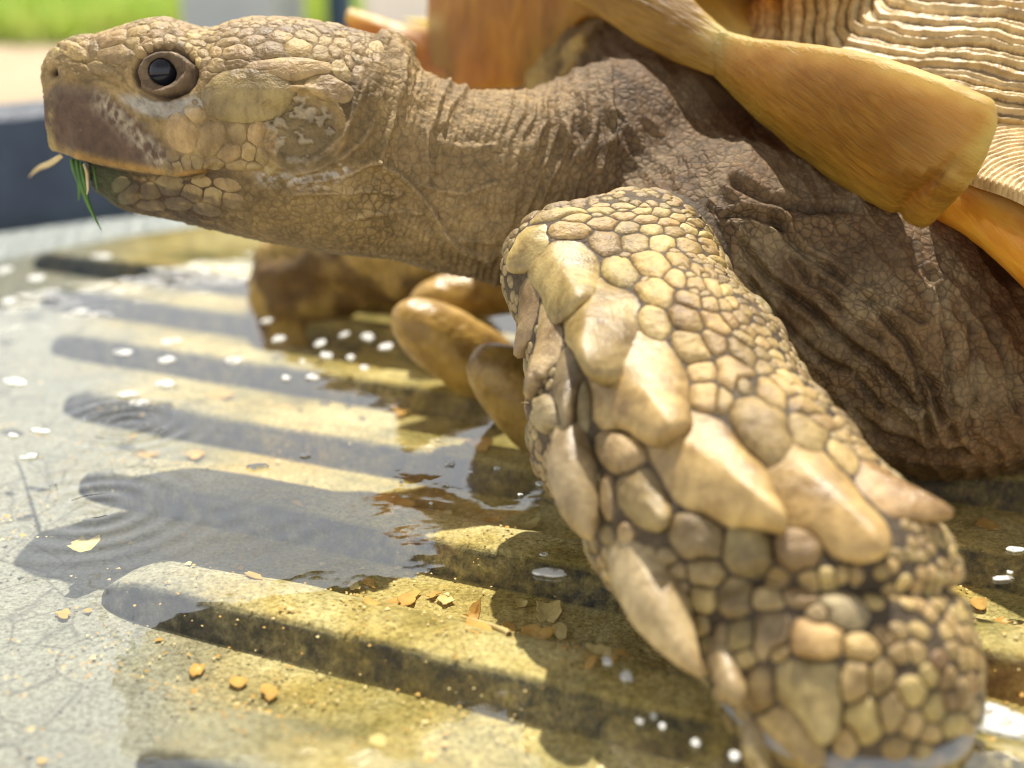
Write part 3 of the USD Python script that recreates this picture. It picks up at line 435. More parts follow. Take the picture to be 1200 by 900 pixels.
    if rest[0]: p = obj('small_scales', (np.vstack(rest[0]), np.vstack(rest[1])), 'scale', body, True, np.vstack(rest[2])); p.SetCustomDataByKey('kind', 'stuff')
    return P, DI
def darts(P, r, block, n_max):
    """Spread points P at about their own distance r apart, away from the frames in block."""
    if block is not None:
        own = np.full(len(P), 9.0)
        for p, d in zip(*block): own = np.minimum(own, np.linalg.norm((P - p) @ d, axis=1))
        k = own > 1.42; P, r = P[k], r[k]
    o = rng.permutation(len(P))[:14000]; acc, ar = np.empty((0, 3)), np.empty(0)
    for i in o:
        if len(acc) and ((np.linalg.norm(acc - P[i], axis=1)) < .85 * (ar + r[i])).any(): continue
        acc, ar = np.vstack([acc, P[i]]), np.r_[ar, r[i]]
        if len(acc) >= n_max: break
    return acc, ar
def frames(f, S, aim):
    S = np.array(S, float); P, D, px, py = hit_f(f, S[:, 0], S[:, 1], aim); N = grad_n(f, P)[1]; out = []
    for i, x in enumerate(S):
        r = math.sqrt(x[2] * x[3]) * D[i] / FPX; a = math.radians(x[4]); rt = np.array([1, 0, 0]) * math.cos(a) - np.array([0, sn, cs]) * math.sin(a); rt -= N[i] * (rt @ N[i]); rt /= np.linalg.norm(rt); b = np.cross(N[i], rt)
        out.append(np.linalg.inv(np.stack([rt * x[2] * D[i] / FPX * 1.1, b * x[3] * D[i] / FPX * 1.3, N[i] * r])))
    return P, np.array(out)
# measured on the photograph: px, py, half length, half width, angle of the tip (degrees, down positive)
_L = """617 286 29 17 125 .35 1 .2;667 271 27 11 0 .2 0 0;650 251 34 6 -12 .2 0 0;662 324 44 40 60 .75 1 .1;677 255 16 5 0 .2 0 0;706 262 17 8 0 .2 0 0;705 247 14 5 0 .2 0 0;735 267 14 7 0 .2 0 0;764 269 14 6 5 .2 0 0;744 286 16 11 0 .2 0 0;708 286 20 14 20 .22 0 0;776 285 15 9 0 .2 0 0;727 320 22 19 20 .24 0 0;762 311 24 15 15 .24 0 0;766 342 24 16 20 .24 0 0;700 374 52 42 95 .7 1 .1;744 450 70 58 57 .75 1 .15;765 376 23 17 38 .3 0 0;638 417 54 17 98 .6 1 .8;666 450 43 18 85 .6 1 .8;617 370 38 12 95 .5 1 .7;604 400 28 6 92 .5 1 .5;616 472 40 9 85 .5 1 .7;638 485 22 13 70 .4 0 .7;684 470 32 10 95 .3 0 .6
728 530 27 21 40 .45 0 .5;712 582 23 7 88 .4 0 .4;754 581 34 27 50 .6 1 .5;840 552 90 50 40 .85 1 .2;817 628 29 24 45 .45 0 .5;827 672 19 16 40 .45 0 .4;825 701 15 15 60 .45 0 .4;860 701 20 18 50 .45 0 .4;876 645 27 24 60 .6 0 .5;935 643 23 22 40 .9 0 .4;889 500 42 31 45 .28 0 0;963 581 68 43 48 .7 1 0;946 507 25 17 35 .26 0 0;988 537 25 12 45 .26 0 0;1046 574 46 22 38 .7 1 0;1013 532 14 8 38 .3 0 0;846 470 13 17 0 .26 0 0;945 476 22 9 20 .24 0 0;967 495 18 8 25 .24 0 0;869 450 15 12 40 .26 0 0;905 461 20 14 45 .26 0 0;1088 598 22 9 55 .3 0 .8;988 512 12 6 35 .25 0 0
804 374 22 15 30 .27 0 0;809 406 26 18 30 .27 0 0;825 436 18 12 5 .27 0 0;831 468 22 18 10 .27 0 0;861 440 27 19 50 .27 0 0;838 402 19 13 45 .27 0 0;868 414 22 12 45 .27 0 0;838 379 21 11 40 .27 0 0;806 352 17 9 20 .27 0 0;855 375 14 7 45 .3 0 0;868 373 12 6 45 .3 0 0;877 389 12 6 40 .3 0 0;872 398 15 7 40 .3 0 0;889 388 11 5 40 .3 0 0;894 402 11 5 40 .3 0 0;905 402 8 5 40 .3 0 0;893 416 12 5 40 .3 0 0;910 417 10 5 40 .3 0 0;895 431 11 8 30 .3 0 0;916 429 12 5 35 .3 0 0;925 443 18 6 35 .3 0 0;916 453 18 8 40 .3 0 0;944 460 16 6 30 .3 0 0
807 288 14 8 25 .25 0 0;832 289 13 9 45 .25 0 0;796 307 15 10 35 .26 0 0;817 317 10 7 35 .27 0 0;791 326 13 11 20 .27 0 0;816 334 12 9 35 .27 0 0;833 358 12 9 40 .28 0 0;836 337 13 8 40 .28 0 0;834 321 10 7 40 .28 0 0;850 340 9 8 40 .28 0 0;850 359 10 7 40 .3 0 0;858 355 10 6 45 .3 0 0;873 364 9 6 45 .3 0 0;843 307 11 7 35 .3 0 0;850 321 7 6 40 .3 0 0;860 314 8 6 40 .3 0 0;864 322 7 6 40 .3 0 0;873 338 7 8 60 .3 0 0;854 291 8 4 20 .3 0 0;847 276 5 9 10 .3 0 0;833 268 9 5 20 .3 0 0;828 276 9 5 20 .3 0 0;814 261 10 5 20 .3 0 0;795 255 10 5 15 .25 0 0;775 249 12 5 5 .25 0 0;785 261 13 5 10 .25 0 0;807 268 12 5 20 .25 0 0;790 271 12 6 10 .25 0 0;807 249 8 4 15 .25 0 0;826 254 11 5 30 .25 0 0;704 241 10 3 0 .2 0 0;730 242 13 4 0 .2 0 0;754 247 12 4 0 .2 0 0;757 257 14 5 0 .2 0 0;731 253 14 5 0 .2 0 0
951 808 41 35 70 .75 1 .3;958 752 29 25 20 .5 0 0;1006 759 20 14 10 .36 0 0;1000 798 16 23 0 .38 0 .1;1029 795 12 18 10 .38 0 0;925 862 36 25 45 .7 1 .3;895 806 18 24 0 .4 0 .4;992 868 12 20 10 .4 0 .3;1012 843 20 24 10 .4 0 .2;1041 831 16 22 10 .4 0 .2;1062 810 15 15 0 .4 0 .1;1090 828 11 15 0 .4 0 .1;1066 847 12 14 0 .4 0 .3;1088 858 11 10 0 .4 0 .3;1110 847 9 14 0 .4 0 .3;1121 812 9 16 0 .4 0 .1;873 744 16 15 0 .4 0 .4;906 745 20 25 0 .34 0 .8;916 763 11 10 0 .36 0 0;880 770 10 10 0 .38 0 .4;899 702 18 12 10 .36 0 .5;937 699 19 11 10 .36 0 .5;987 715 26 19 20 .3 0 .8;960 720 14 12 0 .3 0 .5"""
LEG_S = [list(map(float, r.split())) for r in _L.replace('\n', ';').split(';') if r.strip()]
LEG_AIM = (np.array([700, 730, 800, 890, 960, 1000, 1000.]), np.array([240, 320, 455, 575, 680, 800, 900.]))
vi = np.flatnonzero((leg_f(V) < .0022) & (V[:, 2] > -.006)); vp = V[vi]; u_, v_, D_ = proj(vp); nv = ((N[vi] * (vp - [0, 0, CAM_H])).sum(1) < 0)
vis = nv & (u_ < 1300); rr_ = np.where(vis, np.where(v_ > 600, np.where(u_ > 985, np.interp(v_, [600, 680, 800, 900], [.00135, .0016, .0022, .0027]), .0022), .0016), .0042)
lp, lr = darts(vp, rr_, frames(leg_f, LEG_S, LEG_AIM), 520); lu, lv, _ = proj(lp); lvis = (grad_n(leg_f, lp)[1] * (lp - [0, 0, CAM_H])).sum(1) < 0
o = np.argsort(~lvis, kind='stable'); lp, lr, lu, lv, lvis = lp[o], lr[o], lu[o], lv[o], lvis[o]
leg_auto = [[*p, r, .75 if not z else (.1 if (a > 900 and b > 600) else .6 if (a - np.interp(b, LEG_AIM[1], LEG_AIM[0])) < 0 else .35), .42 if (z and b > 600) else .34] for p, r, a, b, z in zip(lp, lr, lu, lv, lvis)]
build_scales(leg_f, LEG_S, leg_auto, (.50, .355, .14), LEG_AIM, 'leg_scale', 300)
_H = """315 57.5 17 11 0;350 55 16 11 10;278 61 18 10 0;297 47 15 7 0;327 42 15 7 5;310 36 12 6 0;360 42 15 6 20;337 34 11 5 10;381 47 8 6 0;377 63 12 10 20;366 36 12 5 20;354 28 12 5 10;380 36 12 6 25;276 74 13 6 -5;252 60 8 7 0;253 76 10 8 0;238 62 7 6 30;232 51 11 6 10;267 49 14 6 -10;249 46 10 5 -10;325 27 13 4 0;302 27 12 4 -5;283 29 11 4 -15;270 38 12 5 -20;288 38 11 6 -15;400 82 9 13 -20;393 60 9 8 30;397 40 10 6 25;402 50 11 7 30;413 47 8 6 30;420 57 9 7 35;418 67 6 9 -20;410 72 5 8 -20;432 63 5 5 0;430 71 7 4 40;441 67 6 4 30;420 84 6 8 -10;440 55 8 6 30;388 31 10 5 20;340 26 8 4 0
272 112 52 28 -6;338 80 56 13 -2;384 100 24 13 22;215 155 16 19 -15;230 132 13 13 0;248 160 17 19 10;277 156 11 12 0;300 158 10 12 0;268 178 13 10 -20;292 178 8 11 0;307 183 8 10 0;250 193 11 6 -15;278 194 12 5 -10;297 194 9 4 0;240 100 6 6 0;234 112 5 5 0;229 120 5 5 0;243 90 6 5 0
185 50 6 5 0;200 50 7 5 0;212 52 6 5 10;222 56 6 5 20;228 64 5 5 40;174 54 6 5 -20;165 61 6 5 -40;234 73 5 5 60;136 62 20 10 -8;130 45 22 8 -18;162 35 16 7 -20;190 29 16 6 5;208 38 14 6 10;182 39 12 5 -10;225 42 12 6 15;82 55 15 8 25;110 55 6 10 10;155 50 10 7 -40;205 63 5 4 0;120 80 14 7 15
193 223 14 10 5;170 232 11 9 0;222 231 13 9 10;147 236 11 9 -20;248 233 12 8 10;205 244 14 6 0;175 247 14 5 0;240 248 14 6 10;270 236 12 7 10;265 218 13 6 10;232 216 10 6 0;135 224 9 8 0"""
HEAD_S = [list(map(float, r.split())) + [.15, 0, 0] for r in _H.replace('\n', ';').split(';') if r.strip()]
HEAD_AIM = (np.array([300., 300., 300.]), np.array([0., 150., 300.])); yc_ = ycen(V[:, 0])
hm = (V[:, 0] < -.047) & (V[:, 1] < .53) & (head_f(V) < .0008); vp = V[hm]; far_ = vp[:, 1] > YH; vm = vp.copy(); vm[:, 1] = YH - np.abs(vp[:, 1] - YH); hu, hv, _ = proj(vm)
ok = (~far_ & (hu > 195) & (hu < 318) & (hv > 104) & (hv < 198) & (hv > 150 + (230 - hu) * .9)) | ((hu > 235) & (hu < 452) & (hv < 108 - (hu - 235) * .12)) | (far_ & (hu > 120) & (hu < 440) & (hv > 20) & (hv < 190) & (np.hypot((hu - 195) / 40, (hv - 86) / 34) > 1)) | ((hu > 60) & (hu < 240) & (hv < 60) & (hv > 20) & (np.hypot((hu - 195) / 38, (hv - 86) / 32) > 1))
vp, far_, hu = vp[ok], far_[ok], hu[ok]; hp, hr = darts(vp, np.where(far_, .0034, np.interp(hu, [230, 400, 450], [.0019, .0015, .0011])), frames(head_f, HEAD_S, HEAD_AIM), 300)
build_scales(head_f, HEAD_S, [[*p, r, 0, .13] for p, r in zip(hp, hr)], (.50, .35, .135), HEAD_AIM, 'head_scale', 290, cap=1.45, A=22, R=4)
# spurs and claws on the inner edge of the foreleg
def claw(name, pts, flat=.7):
    n = 40; t = np.linspace(0, len(pts) - 1, n); Q = PchipInterpolator(np.arange(len(pts)), np.array(pts, float))(t); C = at(Q[:, 0], Q[:, 1], Q[:, 2]); T = np.gradient(C, axis=0); T /= np.linalg.norm(T, axis=1, keepdims=True)
    vw = C - [0, 0, CAM_H]; sd = np.cross(T, vw); sd /= np.linalg.norm(sd, axis=1, keepdims=True); up = np.cross(sd, T); r = Q[:, 3] * Q[:, 2] / FPX; a = np.linspace(0, 2 * math.pi, 28, endpoint=False)
    S = C[:, None] + sd[:, None] * (r[:, None] * np.cos(a))[..., None] + up[:, None] * (r[:, None] * flat * np.sin(a) * (1 - .25 * np.cos(2 * a)))[..., None]; m = 28; i, j = np.meshgrid(np.arange(n - 1), np.arange(m), indexing='ij')
    q = np.stack([i * m + j, i * m + (j + 1) % m, (i + 1) * m + (j + 1) % m, (i + 1) * m + j], -1).reshape(-1, 4); Vv = S.reshape(-1, 3); Vv = Vv + .0012 * (meshkit.fbm(Vv * [260, 260, 90], 3, 77) - .5)[:, None] * (Vv - np.repeat(C, m, 0)) / np.repeat(np.maximum(r, 1e-4), m)[:, None]
    t3 = trimesh.Trimesh(Vv, np.vstack([q[:, [0, 1, 2]], q[:, [0, 2, 3]]]), process=False); F3 = np.array(t3.faces)
    if t3.volume < 0: F3 = F3[:, ::-1]
    f = t[:, None] / (len(pts) - 1); col = np.array([.42, .33, .19]) * (1 - f ** 2) + np.array([.46, .33, .15]) * f ** 2; obj(name, (Vv, F3), 'smooth_scale', body, True, np.repeat(col, m, 0))
claw('spur', [(672, 488, .330, 8), (670, 510, .323, 22), (671, 545, .316, 30), (677, 585, .311, 26), (687, 618, .308, 14), (694, 632, .307, 1)])
claw('spur', [(742, 598, .318, 12), (745, 622, .312, 33), (755, 665, .304, 41), (772, 710, .296, 38), (797, 757, .288, 22), (815, 783, .284, 9), (823, 794, .283, 1)])
claw('claw', [(846, 716, .300, 8), (847, 742, .294, 17), (851, 775, .287, 20), (860, 808, .281, 14), (869, 832, .279, 1)])
claw('claw', [(884, 838, .290, 14), (884, 870, .282, 16), (892, 905, .277, 12), (900, 930, .274, 1)])

# ------------------------------------------------------------------ carapace and plastron
def loft(secs, ns=70, nk=8, cap=True):
    """A closed solid through cross-sections (each K corner points), rounded and capped."""
    S = np.array(secs); n, K = S.shape[:2]; t = np.linspace(0, n - 1, ns); S = PchipInterpolator(np.arange(n), S.reshape(n, -1))(t).reshape(ns, K, 3)
    for _ in range(3):                                     # corner cutting rounds the section
        A, B = S, np.roll(S, -1, 1); S = np.stack([.75 * A + .25 * B, .25 * A + .75 * B], 2).reshape(ns, -1, 3)
    m = S.shape[1]
    if cap:
        ctr = S.mean(1, keepdims=True); k = 5; w = np.sqrt(1 - (1 - np.arange(1, k + 1) / (k + 1)) ** 2)[:, None, None]
        step = (ctr[1] - ctr[0]); th = np.linalg.norm(S[0] - ctr[0], axis=1).min() * .5; e0 = step / np.linalg.norm(step); e1 = (ctr[-1] - ctr[-2]) / np.linalg.norm(ctr[-1] - ctr[-2])
        a = ctr[0] + (S[0] - ctr[0]) * w - e0 * th * (1 - np.arange(1, k + 1) / (k + 1))[:, None, None]; th = np.linalg.norm(S[-1] - ctr[-1], axis=1).min() * .5
        b = ctr[-1] + (S[-1] - ctr[-1]) * w[::-1] + e1 * th * (np.arange(1, k + 1) / (k + 1))[:, None, None]; S = np.concatenate([a, S, b])
    r = len(S); i, j = np.meshgrid(np.arange(r - 1), np.arange(m), indexing='ij'); q = np.stack([i * m + j, i * m + (j + 1) % m, (i + 1) * m + (j + 1) % m, (i + 1) * m + j], -1).reshape(-1, 4)
    Vv = np.vstack([S.reshape(-1, 3), S[0].mean(0), S[-1].mean(0)]); F3 = np.vstack([q[:, [0, 1, 2]], q[:, [0, 2, 3]]]); j = np.arange(m)
    F3 = np.vstack([F3, np.stack([np.full(m, r * m), (j + 1) % m, j], 1), np.stack([np.full(m, r * m + 1), (r - 1) * m + j, (r - 1) * m + (j + 1) % m], 1)])
    t3 = trimesh.Trimesh(Vv, F3, process=False)
    if t3.volume < 0: F3 = F3[:, ::-1]
    return Vv, F3
def slab(st, th, ns=70, swell=.6):
    """Plate between a lower and an upper edge; st: (lower px, py, D, upper px, py, D) stations."""
    Lw = np.array([at(*x[:3]) for x in st]); Up = np.array([at(*x[3:6]) for x in st]); out = []
    along = np.gradient((Lw + Up) / 2, axis=0)
    for l, u, a, t in zip(Lw, Up, along, np.broadcast_to(th, len(st))):
        e = u - l; nrm = np.cross(e, a); nrm /= np.linalg.norm(nrm)
        if nrm @ ((l + u) / 2 - [0, 0, CAM_H]) > 0: nrm = -nrm      # towards the viewer's side
        out.append([l - .02 * e, l + .05 * e + nrm * t * .25, l + .5 * e + nrm * t * swell, u - .06 * e + nrm * t * .25, u + .02 * e, u - .05 * e - nrm * t * .75, l + .5 * e - nrm * t, l + .04 * e - nrm * t * .75])
    return loft(out, ns)
def dent(m, lines):
    Vv, F3 = m; nn = trimesh.Trimesh(Vv, F3, process=False).vertex_normals; u, v, _ = proj(Vv); d = np.zeros(len(Vv))
    for pts, w, a in lines: e, _ = line_d(u + 4 * (meshkit.noise(Vv * 200, 82) - .5), v, pts); d -= a * np.exp(-(e / w) ** 2)
    return Vv + nn * d[:, None], F3
def wobble(m, a, k, seed=0):
    Vv, F3 = m; t3 = trimesh.Trimesh(Vv, F3, process=False); return Vv + t3.vertex_normals * (meshkit.fbm(Vv * k, 4, seed) - .5)[:, None] * 2 * a, F3
shell = UsdGeom.Xform.Define(stage, path_of(tortoise.GetPath(), 'carapace')).GetPrim()
ELC, ELR = np.array([.30, .52, .037]), np.array([.286, .150, .150])
def ell_hit(px, py, grow=0.0):
    d = at(px, py, 1.0) - [0, 0, CAM_H]; R = ELR + grow; o = (np.array([0, 0, CAM_H]) - ELC) / R; d = d / R
    a, b, c = (d * d).sum(-1), (d * o).sum(-1), (o * o).sum() - 1; D = (-b - np.sqrt(np.maximum(b * b - a * c, 0))) / a
    return at(px, py, D), b * b - a * c > 0
th_, ph_ = np.meshgrid(np.linspace(.02, 1.75, 70), np.linspace(0, 2 * math.pi, 160), indexing='ij')
g = ELC + (ELR - .002) * np.stack([np.sin(th_) * np.cos(ph_), np.sin(th_) * np.sin(ph_), np.cos(th_)], -1)
i, j = np.meshgrid(np.arange(69), np.arange(159), indexing='ij'); q4 = np.stack([i * 160 + j, (i + 1) * 160 + j, (i + 1) * 160 + j + 1, i * 160 + j + 1], -1).reshape(-1, 4)
gc = g.reshape(-1, 3)[q4].mean(1); q4 = q4[~((gc[:, 0] < .135) | ((gc[:, 0] < .25) & (gc[:, 1] < .50) & (gc[:, 2] < .082)))]
obj('dome', (g.reshape(-1, 3), q4), 'carapace', shell, True, np.tile([.26, .17, .07], (g[..., 0].size, 1)))
# one large side scute with its growth ridges, and the front one beside it
def scute(name, px0, px1, py0, py1, front, low, lam, amp, c1, c2, step=1.4, sink=10.0):
    uu, vv = np.meshgrid(np.arange(px0, px1, step), np.arange(py0, py1, step)); P, ok = ell_hit(uu, vv)
    nrm = (P - ELC) / ELR ** 2; nrm /= np.linalg.norm(nrm, axis=-1, keepdims=True)
    w = meshkit.fbm(P * 130, 3, 61) - .5; d1, d2 = front(uu, vv) + 9 * w, low(uu, vv) + 9 * w
    k = 14.0; hmin = np.maximum(k - np.abs(d1 - d2), 0) / k; dd = np.minimum(d1, d2) - hmin * hmin * k * .25
    ph = dd / lam + 1.3 * (meshkit.fbm(P * 42, 3, 62) - .5); fr = ph - np.floor(ph)
    prof = np.sin(np.clip(fr / .8, 0, 1) * math.pi) ** .6 * (.6 + .7 * meshkit.noise(np.stack([np.floor(ph), 0 * ph, 0 * ph], -1) * 3.7, 63)) + .35 * np.sin(ph * 4.7 * math.pi) * .5
    edge = np.minimum(np.minimum(d1, d2), 99); h = .0022 * sm(edge, -4, 12) - .004 * (1 - sm(edge, -9, -3)) + amp * prof * (.45 + .9 * meshkit.noise(P * 120, 67)) * sm(edge, 0, 5) + .0006 * (meshkit.fbm(P * 400, 3, 64) - .5)
    P = P + nrm * h[..., None]; n0, n1 = uu.shape; i, j = np.meshgrid(np.arange(n0 - 1), np.arange(n1 - 1), indexing='ij'); q4 = np.stack([i * n1 + j, (i + 1) * n1 + j, (i + 1) * n1 + j + 1, i * n1 + j + 1], -1).reshape(-1, 4)
    q4 = q4[(ok & (edge > -10)).ravel()[q4].all(1)]
    t = sm(meshkit.fbm(np.stack([np.floor(ph), P[..., 0] * 20, 0 * ph], -1) * 1.7, 2, 65), .3, .7)[..., None]; col = np.array(c1) * (1 - t) + np.array(c2) * t; dk = (sm(fr, .72, .9) * .75)[..., None]; col = col * (1 - dk) + np.array([.07, .04, .02]) * dk
    obj(name, (P.reshape(-1, 3), q4), 'carapace', shell, True, col.reshape(-1, 3))
ylow = lambda u: np.interp(u, [900, 1044, 1130, 1200, 1300], [118, 133, 138, 152, 175])
scute('scute', 905, 1290, -70, 190, lambda u, v: (u - 917) + .06 * (v - 30), lambda u, v: ylow(u) - v, 13.0, .0020, (.42, .28, .105), (.60, .43, .19))
scute('scute', 800, 925, -70, 90, lambda u, v: 908 - u, lambda u, v: 60 + .1 * (u - 850) - v, 9.0, .0005, (.44, .33, .16), (.56, .43, .22))
# flaring rim scutes, near side
obj('rim_scute', wobble(slab([(612, -62, .470, 700, -120, .455), (650, -12, .462, 760, -60, .448), (700, 17, .452, 795, -20, .440), (762, 58, .442, 822, 10, .432), (838, 90, .430, 852, 38, .424)], [.008, .008, .008, .007, .006]), .0005, 160, 3), 'horn', shell, True, grain=at(838, 90, .43) - at(650, -12, .462))
obj('rim_scute', dent(wobble(slab([(832, 84, .432, 846, 36, .424), (868, 120, .427, 880, 45, .415), (905, 155, .423, 925, 51, .404), (960, 200, .415, 985, 60, .388), (1020, 236, .404, 1055, 79, .370), (1062, 259, .396, 1125, 105, .358), (1082, 266, .392, 1160, 124, .353), (1094, 258, .390, 1169, 145, .354), (1104, 243, .388, 1160, 164, .358)], [.006, .008, .010, .011, .011, .010, .009, .008, .006], 110), .0005, 130, 4), [([(1112, 190), (1090, 212), (1066, 230), (1046, 262)], 7, .0016), ([(1100, 205), (1088, 240)], 4, .0006)] + [([(846 + 9 * k, 40 + 2 * k), (846 + 8 * k, 66 + 6 * k), (850 + 9 * k, 92 + 10 * k)], 2.4, .0005) for k in range(7)] + [([(900, 140 + 8 * k), (960, 172 + 9 * k), (1040, 205 + 11 * k)], 3, .0003) for k in range(-6, 3)]), 'horn', shell, True, grain=at(1082, 266, .392) - at(838, 90, .43))
def rim3(px0, D0):
    return
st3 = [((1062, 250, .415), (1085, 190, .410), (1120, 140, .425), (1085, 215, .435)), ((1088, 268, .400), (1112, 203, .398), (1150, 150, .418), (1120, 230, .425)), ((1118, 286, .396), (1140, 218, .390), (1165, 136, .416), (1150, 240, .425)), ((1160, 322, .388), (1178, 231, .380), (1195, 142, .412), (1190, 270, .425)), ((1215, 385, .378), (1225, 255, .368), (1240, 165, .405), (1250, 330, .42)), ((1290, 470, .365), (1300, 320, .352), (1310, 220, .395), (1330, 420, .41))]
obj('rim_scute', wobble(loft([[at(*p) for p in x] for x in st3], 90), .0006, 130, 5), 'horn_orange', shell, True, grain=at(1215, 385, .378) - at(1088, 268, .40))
A_ = np.array([at(*p) for p in ((862, 96, .430), (930, 125, .424), (1000, 160, .413), (1050, 200, .408), (1078, 238, .405))]); B_ = ell_hit(np.array([915., 985, 1050, 1100, 1125]), np.array([85., 115, 132, 150, 178]), -.002)[0]; M_ = (A_ + B_) / 2
obj('rim_root', loft([[a + [0, 0, .002], m + [0, 0, .002], b + [0, 0, .002], b - [0, 0, .004], m - [0, 0, .004], a - [0, 0, .004]] for a, m, b in zip(A_, M_, B_)], 50), 'horn_dark', shell, True, grain=(1, 0, .3))
def ring_scute(name):
    # the lit upper face of the third rim scute, ridged in rings
    n0, n1 = 120, 90; S = np.array([[at(*x[1]) for x in st3], [at(*x[2]) for x in st3]]); f = PchipInterpolator(np.arange(len(st3)), np.moveaxis(S, 0, 1).reshape(len(st3), -1))
    a = f(np.linspace(.9, 4.9, n0)).reshape(n0, 2, 3); t = np.linspace(.03, 1.06, n1)[None, :, None]; P = a[:, :1] * (1 - t) + a[:, 1:] * t
    du, dv = np.gradient(P, axis=0), np.gradient(P, axis=1); nr = np.cross(du, dv); nr /= np.linalg.norm(nr, axis=-1, keepdims=True); nr *= np.sign(nr[..., 2:])
    uu, vv, _ = proj(P); w = meshkit.fbm(P * 150, 3, 66) - .5; rr = np.hypot((uu - 1215) / 1.0, (vv - 235) / .62) + 10 * w; ph = rr / 7.5; fr = ph - np.floor(ph)
    ed = np.minimum.reduce([np.linspace(0, 1, n0)[:, None] + 0 * fr, np.linspace(0, 1, n1)[None] + 0 * fr, np.linspace(1, 0, n1)[None] + 0 * fr])
    h = (.0012 + .0009 * np.sin(np.clip(fr / .8, 0, 1) * math.pi)) * sm(ed, 0, .05) + .0032 * (t[..., 0] * (1 - t[..., 0])) * 2 - .0012 * (1 - sm(ed, 0, .03)); P = P + nr * h[..., None]
    i, j = np.meshgrid(np.arange(n0 - 1), np.arange(n1 - 1), indexing='ij'); q4 = np.stack([i * n1 + j, (i + 1) * n1 + j, (i + 1) * n1 + j + 1, i * n1 + j + 1], -1).reshape(-1, 4)
    dk = (sm(fr, .74, .9) * .45)[..., None]; col = np.array([.62, .44, .20]) * (1 - dk) + np.array([.25, .13, .05]) * dk; obj(name, (P.reshape(-1, 3), q4), 'carapace', shell, True, col.reshape(-1, 3))
ring_scute('scute')
# far side of the opening: the amber underside of the front rim
obj('rim_scute', wobble(slab([(408, 30, .605, 412, 10, .605), (425, 46, .602, 440, 19, .603), (462, 72, .595, 482, 30, .60), (500, 92, .586, 508, 28, .597), (530, 100, .578, 520, 0, .590)], [.006, .008, .008, .008, .008]), .0006, 90, 6), 'horn_dark', shell, True, grain=at(530, 60, .58) - at(425, 30, .60))
obj('rim_scute', wobble(slab([(516, 97, .584, 505, -10, .592), (545, 104, .575, 518, -90, .58), (600, 104, .56, 560, -130, .55), (640, 92, .545, 620, -150, .53), (664, 44, .53, 680, -150, .51), (692, 20, .515, 730, -140, .49), (745, 26, .50, 790, -90, .475), (800, 52, .485, 840, -30, .46)], .009), .0007, 90, 7), 'horn_dark', shell, True, grain=at(600, -60, .56) - at(560, 100, .57))
A_ = np.array([at(*p) for p in ((440, 19, .603), (508, 28, .597), (518, -90, .58), (560, -130, .55), (612, -140, .51), (690, -115, .46), (740, -85, .452), (775, -50, .446))]); ps_ = np.radians(np.linspace(25, 112, len(A_)))
B_ = np.stack([np.full(len(A_), .14), .52 + .124 * np.cos(ps_), .038 + .124 * np.sin(ps_)], 1); M_ = (A_ + B_) / 2 + np.outer(np.linspace(.015, .050, len(A_)), [0, 0, 1.0])
obj('front_scute', wobble(loft([[a, (a + m) / 2 + [0, 0, .002], m, (m + b) / 2 + [0, 0, .002], b, (m + b) / 2 - [0, 0, .005], m - [0, 0, .007], (a + m) / 2 - [0, 0, .005]] for a, m, b in zip(A_, M_, B_)], 90), .0007, 90, 8), 'horn_dark', shell, True, grain=(1, 0, .3))
A_ = np.array([at(*p) for p in ((752, -75, .4505), (775, -48, .446), (797, -18, .4405), (822, 12, .432), (850, 38, .424))]); B_ = ell_hit(np.array([800., 830, 860, 880, 890]), np.array([-95., -70, -40, -5, 30]), -.003)[0]; M_ = (A_ + B_) / 2 + [0, 0, -.001]
obj('front_scute', wobble(loft([[a - [0, 0, .001], (a + m) / 2, m, (m + b) / 2, b, (m + b) / 2 - [0, 0, .005], m - [0, 0, .006], (a + m) / 2 - [0, 0, .005]] for a, m, b in zip(A_, M_, B_)], 50), .0005, 90, 9), 'horn', shell, True, grain=(1, 0, .3))
plastron = UsdGeom.Xform.Define(stage, path_of(tortoise.GetPath(), 'plastron')).GetPrim()
def blob(p0, r0, p1, r1, n=40, flat=1.0, k=90, a=.001, seed=0):
    m = trimesh.creation.icosphere(4, 1.0); v = np.array(m.vertices); d = p1 - p0; L = np.linalg.norm(d); z = d / L; x = np.cross(z, [0, 0, 1]); x /= np.linalg.norm(x); y = np.cross(z, x)
    t = (v[:, 2] + 1) / 2; s = r0 + (r1 - r0) * t; rad = np.sqrt(np.maximum(1 - np.abs(v[:, 2]) ** 3, 0)) / np.maximum(np.hypot(v[:, 0], v[:, 1]), 1e-6)
    P = p0 + z * (t * L)[:, None] + (x * (v[:, 0] * s * rad)[:, None]) + (y * (v[:, 1] * s * rad * flat)[:, None]); return wobble((P, np.array(m.faces)), a, k, seed)
sl = trimesh.creation.icosphere(4, 1.0); pv = np.array(sl.vertices); pv = np.sign(pv) * np.abs(pv) ** .7; obj('plate', (pv * [.235, .095, .016] + [.315, .525, .030], np.array(sl.faces)), 'gular', plastron, True)
obj('gular_horn', blob(at(556, 412, .452), .012, at(672, 520, .47), .017, seed=1), 'gular', plastron, True)
obj('gular_horn', blob(at(462, 362, .50), .0125, at(600, 450, .52), .017, seed=2), 'gular', plastron, True)
obj('gular_plate', blob(at(480, 352, .535), .010, at(640, 330, .56), .018, flat=.8, seed=3), 'gular', plastron, True)
gl = hit([191.], [85.])[0][0]
ey = trimesh.creation.icosphere(4, .0052); eyec = at_y(191, 85, float(gl[1]) + .0040); obj('eye', (np.array(ey.vertices) + eyec, np.array(ey.faces)), 'eye', tortoise, True)
ey2 = eyec.copy(); ey2[1] = 2 * YH - eyec[1]; obj('eye', (np.array(ey.vertices) + ey2, np.array(ey.faces)), 'eye', tortoise, True)

